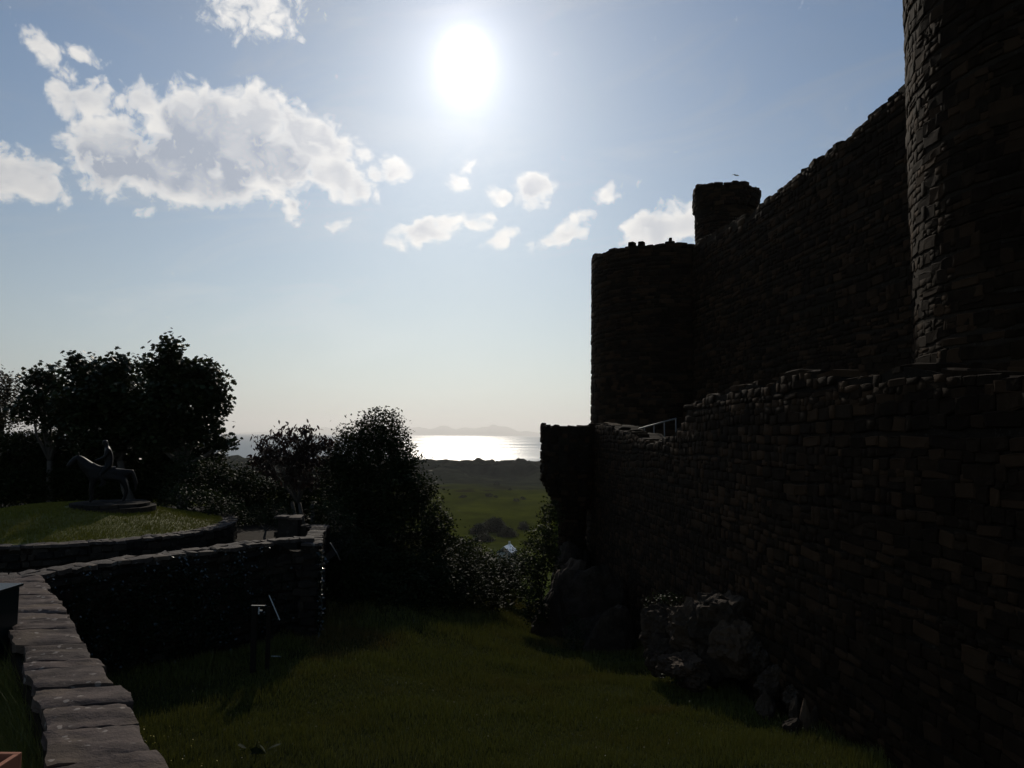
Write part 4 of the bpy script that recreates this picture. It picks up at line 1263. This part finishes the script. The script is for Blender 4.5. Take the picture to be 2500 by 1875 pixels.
def trees():
    Ya = 33.0
    plant('sycamore_tree', 'tall sycamore with one high shoot, tallest tree, right of the left group', 'tree',
          [lobe(418, 860, Ya, 22, 42), lobe(400, 905, Ya, 45, 40), lobe(455, 915, Ya, 50, 32), lobe(505, 935, Ya, 42, 42), lobe(515, 985, Ya, 36, 38), lobe(440, 975, Ya - .6, 70, 50), lobe(380, 975, Ya, 50, 60),
           lobe(485, 1045, Ya, 50, 34), lobe(540, 1082, Ya, 26, 16), lobe(420, 1050, Ya, 60, 45), lobe(365, 1060, Ya + .6, 45, 55)],
          M_SYC, .21, 'sycamore', 501, base=tuple(sight(447, 1195, Ya)[:2]) + (1.2,), trunk=.24, per_m2=9, leaves=13, rc=.36, twigs=160)
    plant('sycamore_tree', 'rounded sycamore in the middle of the left group, behind the statue', 'tree',
          [lobe(290, 905, Ya + 1, 36, 34), lobe(215, 915, Ya + 1, 42, 38), lobe(195, 890, Ya + 1, 18, 20), lobe(255, 960, Ya + .5, 75, 50), lobe(200, 1000, Ya + 1, 60, 50), lobe(310, 1010, Ya + 1, 50, 60), lobe(260, 1060, Ya + 1, 80, 50)],
          M_SYC, .21, 'sycamore', 511, base=tuple(sight(335, 1200, Ya + 1)[:2]) + (1.2,), trunk=.22, per_m2=9, leaves=13, rc=.36, twigs=130)
    plant('sycamore_tree', 'sparser sycamore with pointed shoots at the left of the group', 'tree',
          [lobe(85, 915, Ya + 2, 20, 30), lobe(130, 920, Ya + 2, 22, 28), lobe(105, 960, Ya + 2, 45, 35), lobe(150, 985, Ya + 2, 40, 40), lobe(80, 1000, Ya + 2, 45, 28), lobe(150, 1040, Ya + 2, 35, 40)],
          M_SYC, .2, 'sycamore', 521, base=tuple(sight(128, 1200, Ya + 2)[:2]) + (1.2,), trunk=.18, per_m2=6.5, leaves=12, rc=.34, twigs=110, inner=.15)
    plant('oak_tree', 'bronze-leaved tree cut off by the left edge of the picture', 'tree',
          [lobe(20, 950, Ya + 4, 34, 32), lobe(-30, 960, Ya + 4, 50, 60), lobe(10, 1010, Ya + 4, 40, 36), lobe(-40, 1050, Ya + 4, 60, 60)],
          M_OAK, .15, 'simple', 531, base=tuple(sight(-20, 1200, Ya + 4)[:2]) + (1.2,), trunk=.2, per_m2=7, leaves=16, rc=.32, twigs=80)
    plant('hedge', 'leafy screen added for a flat roof edge, blocking light under the left trees', 'hedge',  # leafy block added in place of a roof edge; stops light under the trees
          [lobe(20 + 60 * i, 1112 - 4 * (i % 2), Ya + 3.2, 46, 58, 1.0) for i in range(9)] + [lobe(10 + 64 * i, 1185, Ya + 2.6, 50, 50, 1.0) for i in range(9)],
          M_BUSH, .16, 'simple', 541, base=tuple(sight(250, 1200, Ya + 3.2)[:2]) + (1.2,), trunk=.08, per_m2=22, leaves=14, rc=.24, spiky=0.0, twigs=30, inner=.35)
    plant('shrub', 'dark thicket behind the drooping tree, filling the view to the plain', 'shrub',
          [lobe(590, 1215, 32, 50, 40), lobe(650, 1200, 32, 48, 48), lobe(720, 1205, 32, 50, 42), lobe(790, 1200, 32, 50, 60), lobe(560, 1255, 31.5, 60, 40), lobe(640, 1262, 31, 60, 36), lobe(740, 1262, 31, 60, 40)],
          M_BUSH, .14, 'simple', 545, base=(-10.0, 32, .8), trunk=.1, per_m2=18, leaves=14, rc=.26, twigs=40, inner=.3)
    plant('small_tree', 'open-crowned tree with drooping purplish leaves and bare inner branches', 'tree',
          [lobe(725, 1065, 28, 44, 22), lobe(668, 1085, 28, 34, 26), lobe(775, 1085, 28, 26, 24), lobe(645, 1130, 28, 24, 30), lobe(700, 1110, 28, 46, 26), lobe(755, 1120, 28, 36, 30), lobe(690, 1150, 28, 40, 22), lobe(740, 1165, 28, 40, 24)],
          M_RED, .16, 'long', 551, base=tuple(sight(742, 1262, 28)[:2]) + (1.0,), trunk=.10, per_m2=10, leaves=9, rc=.22, droop=1.2, up=.1, inner=.05, spiky=.15, twigs=260, stems=3)
    plant('ash_tree', 'big bushy dark green tree in the centre, against the sea', 'tree',
          [lobe(928, 1040, 29.5, 48, 38), lobe(880, 1070, 29.5, 50, 44), lobe(965, 1085, 29.5, 42, 42), lobe(905, 1130, 29, 92, 62), lobe(985, 1150, 29, 44, 55), lobe(850, 1160, 29, 60, 66), lobe(940, 1210, 28.5, 100, 70), lobe(1025, 1215, 28.5, 46, 50),
           lobe(840, 1260, 28, 70, 80), lobe(960, 1300, 28, 110, 75), lobe(1060, 1290, 28, 44, 48), lobe(880, 1375, 27.5, 90, 80), lobe(820, 1110, 29.5, 34, 36)],
          M_BUSH, .13, 'simple', 561, base=(-5.0, 29.2, -.6), trunk=.26, per_m2=17, leaves=15, rc=.28, twigs=150, spiky=.35, inner=.35)
    plant('shrub', 'dense dark shrub filling the ditch below the centre tree', 'shrub',
          [lobe(1000, 1400, 27.5, 90, 70), lobe(1090, 1370, 28, 62, 60), lobe(920, 1450, 26.5, 95, 60), lobe(1040, 1450, 27, 90, 55), lobe(1150, 1400, 30, 62, 50)],
          M_BUSH, .12, 'simple', 571, trunk=.1, per_m2=17, leaves=15, rc=.26, twigs=50)
    plant('shrub', 'broad black thicket rising from the ditch floor at its far end', 'shrub',
          [lobe(835, 1455, 23.6, 60, 70), lobe(900, 1470, 23.8, 80, 66), lobe(985, 1465, 24.6, 80, 66), lobe(1065, 1445, 26, 72, 62), lobe(1135, 1440, 28, 56, 54), lobe(1195, 1445, 30.5, 44, 42), lobe(880, 1390, 25, 80, 70), lobe(1010, 1400, 26, 80, 60)],
          M_BUSH, .12, 'simple', 575, base=(-3.6, 25.0, -.7), trunk=.09, per_m2=18, leaves=15, rc=.24, twigs=50, inner=.35)
    plant('shrub', 'low shrub bending towards the gap at the ditch end', 'shrub',
          [lobe(1130, 1345, 36, 48, 36), lobe(1190, 1385, 36, 46, 32), lobe(1235, 1405, 37, 40, 36), lobe(1215, 1440, 36, 60, 50)],
          M_SHRUB, .13, 'simple', 581, trunk=.08, per_m2=16, leaves=14, rc=.26, twigs=50)
    plant('shrub', 'pale green scrub just below the distant white roof', 'shrub',
          [lobe(1215, 1372, 52, 36, 22), lobe(1258, 1362, 52, 26, 28), lobe(1180, 1388, 52, 30, 24), lobe(1240, 1400, 50, 50, 40)],
          M_SHRUB, .16, 'simple', 591, trunk=.06, per_m2=8, leaves=12, rc=.3, twigs=30)
    plant('shrub', 'leafy shrub beside the drooping tree trunk, left of it', 'shrub',
          [lobe(505, 1165, 29, 55, 40), lobe(560, 1185, 29, 48, 36), lobe(600, 1160, 30, 30, 28), lobe(450, 1150, 30, 40, 45)],
          M_BUSH, .13, 'simple', 601, base=(-11.5, 29.2, 1.2), trunk=.08, per_m2=16, leaves=14, rc=.24, twigs=50)
    plant('shrub', 'bright-edged shrub right behind the mound', 'shrub',
          [lobe(480, 1225, 26.5, 50, 34), lobe(540, 1235, 26.5, 44, 32), lobe(575, 1255, 26, 24, 26), lobe(430, 1215, 27, 40, 36)],
          M_SHRUB, .10, 'simple', 611, base=(-10.8, 26.6, 1.3), trunk=.07, per_m2=13, leaves=14, rc=.22, twigs=40)
    plant('shrub', 'small rounded clipped bush standing behind the yard wall', 'shrub',
          [lobe(680, 1252, 25, 36, 32), lobe(625, 1262, 25.5, 30, 24)],
          M_SHRUB, .08, 'simple', 621, base=(-8.2, 25.2, 1.3), trunk=.05, per_m2=18, leaves=16, rc=.16, twigs=20, spiky=.1)
    plant('shrub', 'tangled bush growing beside the return wall coping', 'shrub',
          [lobe(830, 1290, 24.5, 40, 40), lobe(860, 1340, 24, 50, 45), lobe(815, 1250, 25, 30, 30)],
          M_BUSH, .10, 'simple', 631, trunk=.07, per_m2=13, leaves=14, rc=.22, twigs=30)
    plant('shrub', 'tall ivy-clad bush on the left flank of the rock outcrop', 'shrub',
          [lobe(1345, 1265, 31, 22, 40), lobe(1320, 1330, 29, 32, 50), lobe(1300, 1410, 28, 34, 55), lobe(1300, 1480, 27, 28, 45), lobe(1345, 1350, 29, 16, 50)],
          M_SHRUB, .10, 'ivy', 641, trunk=.06, per_m2=14, leaves=14, rc=.22, twigs=40)
    plant('shrub', 'low plants growing in the cracks beside the largest boulder', 'shrub',
          [lobe(1598, 1478, 19.3, 30, 24), lobe(1640, 1462, 19.2, 24, 18), lobe(1640, 1655, 16.9, 20, 12)],
          M_SHRUB, .07, 'simple', 651, base=(3.9, 19.2, -1.0), limbs=False, trunk=.03, per_m2=16, leaves=12, rc=.14, twigs=20)
    plant('shrub', 'upright weedy bush at the foot of the outcrop', 'shrub',
          [lobe(1405, 1545, 25, 20, 36), lobe(1395, 1580, 24, 26, 26)],
          M_SHRUB, .08, 'simple', 661, trunk=.03, per_m2=14, leaves=12, rc=.16, twigs=20)
trees()

def ivy():
    P, L = smooth_path(CURVE, 90)
    f = path_frame(P, L, -1)
    rs = np.random.default_rng(5)
    pts, nor = [], []
    # hanging runners with leaves along them
    for k in range(270):
        u = float(np.clip(rs.normal(4.6, 1.5), 1.9, 9.2)) if k < 230 else float(rs.uniform(3.2, 9.9))
        v0 = rs.uniform(.5, 2.25); v1 = max(-.05, v0 - rs.uniform(.4, 1.6))
        uu = u
        for v in np.arange(v0, v1, -.055):
            uu += rs.normal(0, .03)
            p, t, n, up = f(uu, v)
            for _ in range(rs.integers(1, 4)):
                pts.append(np.array(p) + np.array(n) * rs.uniform(.05, .16) + np.array(t) * rs.normal(0, .07) + np.array([0, 0, rs.normal(0, .04)])); nor.append(np.array(n))
    C = np.array(pts)
    V, Lo, T, A = leaves_arrays(C, .062, 'ivy', 8, up=.5, droop=.8, face=np.array(nor) * .3 + np.array([0, 0, .45]))
    o = link('ivy', npmesh('ivy', V, Lo, T, A), M_IVY)
    tag(o, 'glossy ivy climbing over the curved retaining wall', 'ivy')
    # ivy on the corner of the return wall
    pts = []
    for k in range(900):
        z = rs.uniform(-.2, 2.0)
        dy = abs(rs.normal(0, .5)); pts.append((-4.84 - .187 * dy + rs.normal(0, .06), 19.2 + dy - .06, z))
    V, Lo, T, A = leaves_arrays(np.array(pts), .055, 'ivy', 18, up=.3, droop=1.0)
    tag(link('ivy', npmesh('ivy', V, Lo, T, A), M_IVY), 'narrow strip of ivy up the corner of the return wall', 'ivy')
ivy()

# ------------------------------------------------------------------ grass and flowers
def blades(name, X, Y, Z, h, w, seed, m, label, lean=.35):
    rs = np.random.default_rng(seed)
    n = len(X)
    a = rs.uniform(0, 2 * math.pi, n); ln = rs.uniform(.05, lean, n) * h
    hh = h * rs.uniform(.55, 1.35, n)
    d = np.stack([np.cos(a), np.sin(a)], -1)
    fa = rs.uniform(0, 2 * math.pi, n); s = np.stack([np.cos(fa), np.sin(fa)], -1) * (w * rs.uniform(.6, 1.3, n))[:, None]
    B = np.stack([X, Y], -1)
    V = np.zeros((n, 5, 3))
    V[:, 0, :2] = B - s * .5; V[:, 1, :2] = B + s * .5
    M_ = B + d * ln[:, None] * .45
    V[:, 2, :2] = M_ + s * .38; V[:, 3, :2] = M_ - s * .38
    V[:, 4, :2] = B + d * ln[:, None] * 1.5
    V[:, 0, 2] = V[:, 1, 2] = Z - .02
    V[:, 2, 2] = V[:, 3, 2] = Z + hh * .6
    V[:, 4, 2] = Z + hh
    base = np.arange(n)[:, None] * 5
    loops = np.concatenate([(base + np.array([0, 1, 2, 3])), (base + np.array([3, 2, 4]))], 1).reshape(-1)
    tot = np.tile([4, 3], n)
    o = link(name, npmesh(name, V.reshape(-1, 3), loops, tot, np.repeat(rs.random(n), 5)), m)
    return tag(o, label, 'grass', kind='stuff')

def ditch_x0(y):
    a = np.interp(y, [4.6, 6.22, 7.19, 8.64, 10.14, 13.08, 14.3], [-1.75, -2.72, -3.44, -4.53, -5.70, -7.93, -8.85])
    c = np.interp(y, [14.0, 14.65, 15.95, 17.5, 19.1, 19.6, 23.0], [-9.06, -8.75, -8.1, -6.85, -5.85, -4.85, -5.6])
    return np.where(y < 13.9, a, c) + .02

def grass():
    rs = np.random.default_rng(3)
    Xs, Ys, Hs, Ws = [], [], [], []
    for (y0, y1, dens, h, w) in ((8.5, 14, 1700, .105, .008), (14, 20, 1200, .11, .010), (20, 28, 560, .12, .015), (28, 42, 260, .15, .022)):
        n = int((y1 - y0) * 15.5 * dens)
        y = rs.uniform(y0, y1, n); x = rs.uniform(-9.2, 6.2, n)
        inside = (x > ditch_x0(y)) & (x < OW(y) + .02) & (np.abs(x) < y * .74 + .5)
        dens_n = fbm(x * .8, y * .8, 3, 61)
        keep = inside & (rs.random(n) < .72 + .4 * dens_n)
        x, y = x[keep], y[keep]
        tuft = 1 + .55 * np.clip(fbm(x * .9, y * .9, 3, 71), -.8, 1.5)
        dist = np.minimum(x - ditch_x0(y), OW(y) - x)
        tall = 1 + .9 * np.clip(1 - dist / .6, 0, 1)
        Xs.append(x); Ys.append(y); Hs.append(h * tuft * tall); Ws.append(np.full(len(x), w))
    X, Y = np.concatenate(Xs), np.concatenate(Ys)
    blades('grass', X, Y, gz(X, Y), np.concatenate(Hs), np.concatenate(Ws), 4, M_GRASS, 'uncut meadow grass covering the castle ditch floor')
    # turf on the mound
    n = 60000
    r = 4.4 * np.sqrt(rs.random(n)); a = rs.uniform(0, 2 * math.pi, n)
    k = np.hypot(r * np.cos(a) - 1.1, r * np.sin(a) - .1) > 1.28
    x, y = MC[0] + r[k] * np.cos(a[k]), MC[1] + r[k] * np.sin(a[k])
    blades('grass', x, y, mound_z(r[k]), np.full(k.sum(), .06), np.full(k.sum(), .014), 5, M_LAWN, 'short mown grass on the statue mound')
    # long grass in the shade behind the near wall
    n = 22000
    y = rs.uniform(5.0, 10.2, n); x = np.interp(y, [4.6, 6.2, 7.17, 8.46, 10.19], [-2.85, -3.72, -4.35, -5.31, -6.60]) + .10; dl = np.abs(rs.normal(0, .5, n)); x = x - dl
    blades('grass', x, y, 1.6 - .68 * np.clip(dl, 0, 1.1), np.full(n, .40) * rs.uniform(.5, 1.5, n), np.full(n, .008), 6, M_GRASS, 'long shaded grass along the back of the near wall', lean=.6)
    # buttercups near the wall foot
    n = 420
    y = rs.uniform(9.6, 12.6, n); x = ditch_x0(y) + .1 + np.abs(rs.normal(0, .8, n))
    z = gz(x, y) + rs.uniform(.13, .24, n)
    V, L, T, A = leaves_arrays(np.stack([x, y, z], -1), .026, 'simple', 12, up=1.5)
    tag(link('flowers', npmesh('flowers', V, L, T, A), M_FLOWER), 'tiny yellow flowers scattered in the grass by the near wall', 'flowers', kind='stuff')
    # pale seed heads over the meadow
    n = 2600
    y = rs.uniform(9.5, 26, n); x = rs.uniform(-6, 6, n)
    k = (x > ditch_x0(y) + .2) & (x < OW(y) - .2); x, y = x[k], y[k]
    V, L, T, A = leaves_arrays(np.stack([x, y, gz(x, y) + rs.uniform(.14, .26, len(x))], -1), .022, 'simple', 14, up=.2)
    tag(link('seed_heads', npmesh('seed_heads', V, L, T, A), M_SEED), 'pale seed heads over the ditch meadow', 'grass', kind='stuff')
    # broad-leaved dock plants
    for k, (px, py, Y, lab) in enumerate(((625, 1800, 11.7, 'broad-leaved dock plant in the grass near the wall'), (1200, 1535, 31.0, 'patch of dock leaves on the sunlit slope at the ditch end'))):
        c = sight(px, py, Y); g = float(gz(c[0], c[1]))
        t = thing('dock_plant', (c[0], c[1], g), lab, 'plant')
        pts = np.array([[c[0] + rs.normal(0, .12 + .5 * k), c[1] + rs.normal(0, .1 + .5 * k), g + .16 + rs.uniform(0, .08)] for _ in range(9 + 30 * k)])
        V, L, T, A = leaves_arrays(pts, .2, 'long', 30 + k, up=.8)
        link('leaves', npmesh('leaves', V, L, T, A), M_SHRUB, t)
        MB().tube([(c[0], c[1], g - .05), (c[0] + .02, c[1], g + .3)], [.012, .006], 5).build('stem', M_SHRUB, t, True)
grass()

# ------------------------------------------------------------------ far things: trees on the plain, house, gull
def far_things():
    def far_tree(px, py, Y, rpx, rpz, seed, label, group=None, cat='tree'):
        l = [lobe(px, py, Y, rpx * .8, rpz * .85), lobe(px - rpx * .45, py + rpz * .25, Y, rpx * .55, rpz * .6), lobe(px + rpx * .45, py + rpz * .2, Y, rpx * .55, rpz * .62), lobe(px + rpx * .1, py - rpz * .35, Y, rpx * .5, rpz * .55)]
        base = sight(px, py + rpz, Y)
        plant('field_tree' if cat == 'tree' else 'field_bush', label, cat, l, M_FAR, .9, 'simple', seed, base=(base[0], base[1], float(gz(base[0], base[1]))), trunk=.45, per_m2=.6, leaves=12, rc=1.4, twigs=12, group=group)
    far_tree(1205, 1292, 470, 36, 30, 701, 'large dark round tree on the plain beyond the ditch end')
    far_tree(1168, 1298, 455, 22, 20, 702, 'smaller dark tree touching the left side of the big plain tree')
    far_tree(1278, 1296, 480, 14, 24, 703, 'narrow dark tree standing alone right of the big plain tree')
    far_tree(1238, 1306, 450, 22, 20, 704, 'low dark tree at the right foot of the big plain tree')
    far_tree(1180, 1322, 430, 30, 18, 705, 'spreading bush row below the big plain tree')
    for k, (px, py) in enumerate(((1126, 1221), (1132, 1221), (1194, 1218), (1210, 1219), (1261, 1230), (1212, 1188), (1245, 1200), (1276, 1224))):
        Y = 62.0 / math.tan(math.radians(.0314 * (py - 1062)))
        b = sight(px, py, Y); g = float(gz(b[0], b[1])); s = 1.6 + .6 * (k % 3)
        plant('field_bush', 'tiny dark gorse bush dotted on the green plain', 'bush', [((b[0], b[1], g + s * .5), (s * 1.3, s, s * .7))], M_FAR, .6, 'simple', 720 + k, base=(b[0], b[1], g), limbs=False, per_m2=1.0, leaves=8, rc=.6, group='gorse dots on the plain')
    # house with a pale roof at the foot of the slope
    c = sight(1238, 1333, 330.0); g = c[2] - 5.6
    t = thing('house', (c[0], c[1], g), 'distant house with a bright pale roof below the castle', 'house')
    rot = Matrix.Translation((c[0], c[1], 0)) @ Matrix.Rotation(R(74), 4, 'Z')
    MB().box(-4.6, 4.6, -3, 3, g - 6, g + 3.4, M=rot).build('wall', M_WALL, t)
    V = [(-4.9, -3.4, g + 3.3), (4.9, -3.4, g + 3.3), (4.9, 3.4, g + 3.3), (-4.9, 3.4, g + 3.3), (-4.9, 0, g + 6.1), (4.9, 0, g + 6.1)]
    V += [(x, y, z - .2) for x, y, z in V]
    MB().add([tuple(rot @ Vector(v)) for v in V], [(0, 1, 5, 4), (2, 3, 4, 5), (6, 10, 11, 7), (8, 11, 10, 9), (0, 6, 7, 1), (2, 8, 9, 3), (0, 4, 10, 6), (4, 3, 9, 10), (1, 7, 11, 5), (5, 11, 8, 2)]).build('roof', M_ROOF, t)
    MB().box(3.2, 4.0, -.35, .35, g + 5.2, g + 7.2, M=rot).build('chimney', M_WALL, t)
    for x in (-3, 0, 3):
        MB().box(x - .5, x + .5, -3.04, -3.004, g + 1.2, g + 2.5, M=rot).build('window', M_GLASS, t)
    # gull
    b = sight(1798, 428, 70.0)
    t = thing('gull', tuple(b), 'small gull gliding in the sky above the corner tower', 'bird')
    MB().tube([b + np.array([-.22, .05, .05]), b + np.array([-.08, 0, .0]), b + np.array([.1, 0, -.01]), b + np.array([.24, -.04, -.05])], [.02, .055, .05, .015], 8).build('body', M_FEATHER, t, True)
    for s in (1, -1):
        q = b + np.array([.0, 0, .02])
        w = [q + np.array([.06, 0, 0]), q + np.array([-.08, 0, 0]), q + np.array([-.14 - .08 * s, .3 * s, .12 * s + .05]), q + np.array([-.12 - .16 * s, .62 * s, .2 * s]), q + np.array([.0 - .1 * s, .32 * s, .14 * s + .06])]
        me = pymesh('wing', w, [(0, 1, 2, 4), (2, 3, 4)]); o = link('wing', me, M_FEATHER, t)
        sd = o.modifiers.new('thick', 'SOLIDIFY'); sd.thickness = .015
far_things()

# ------------------------------------------------------------------ haze
def haze():
    m = bpy.data.materials.new('sea_haze'); m.use_nodes = True
    nt = m.node_tree; nt.nodes.clear()
    out = nt.nodes.new('ShaderNodeOutputMaterial'); v = nt.nodes.new('ShaderNodeVolumePrincipled')
    v.inputs['Color'].default_value = (0.95, 0.94, 0.93, 1)
    v.inputs['Density'].default_value = HAZE
    v.inputs['Anisotropy'].default_value = 0.55
    nt.links.new(v.outputs[0], out.inputs['Volume'])
    V, F = box_verts(-75000, 75000, -700, 75000, -75, 1100)
    o = link('haze', pymesh('haze', V, F), m)
    tag(o, 'thin sea haze over the bay', 'haze', kind='stuff')
HAZE = 3.3e-5
haze()
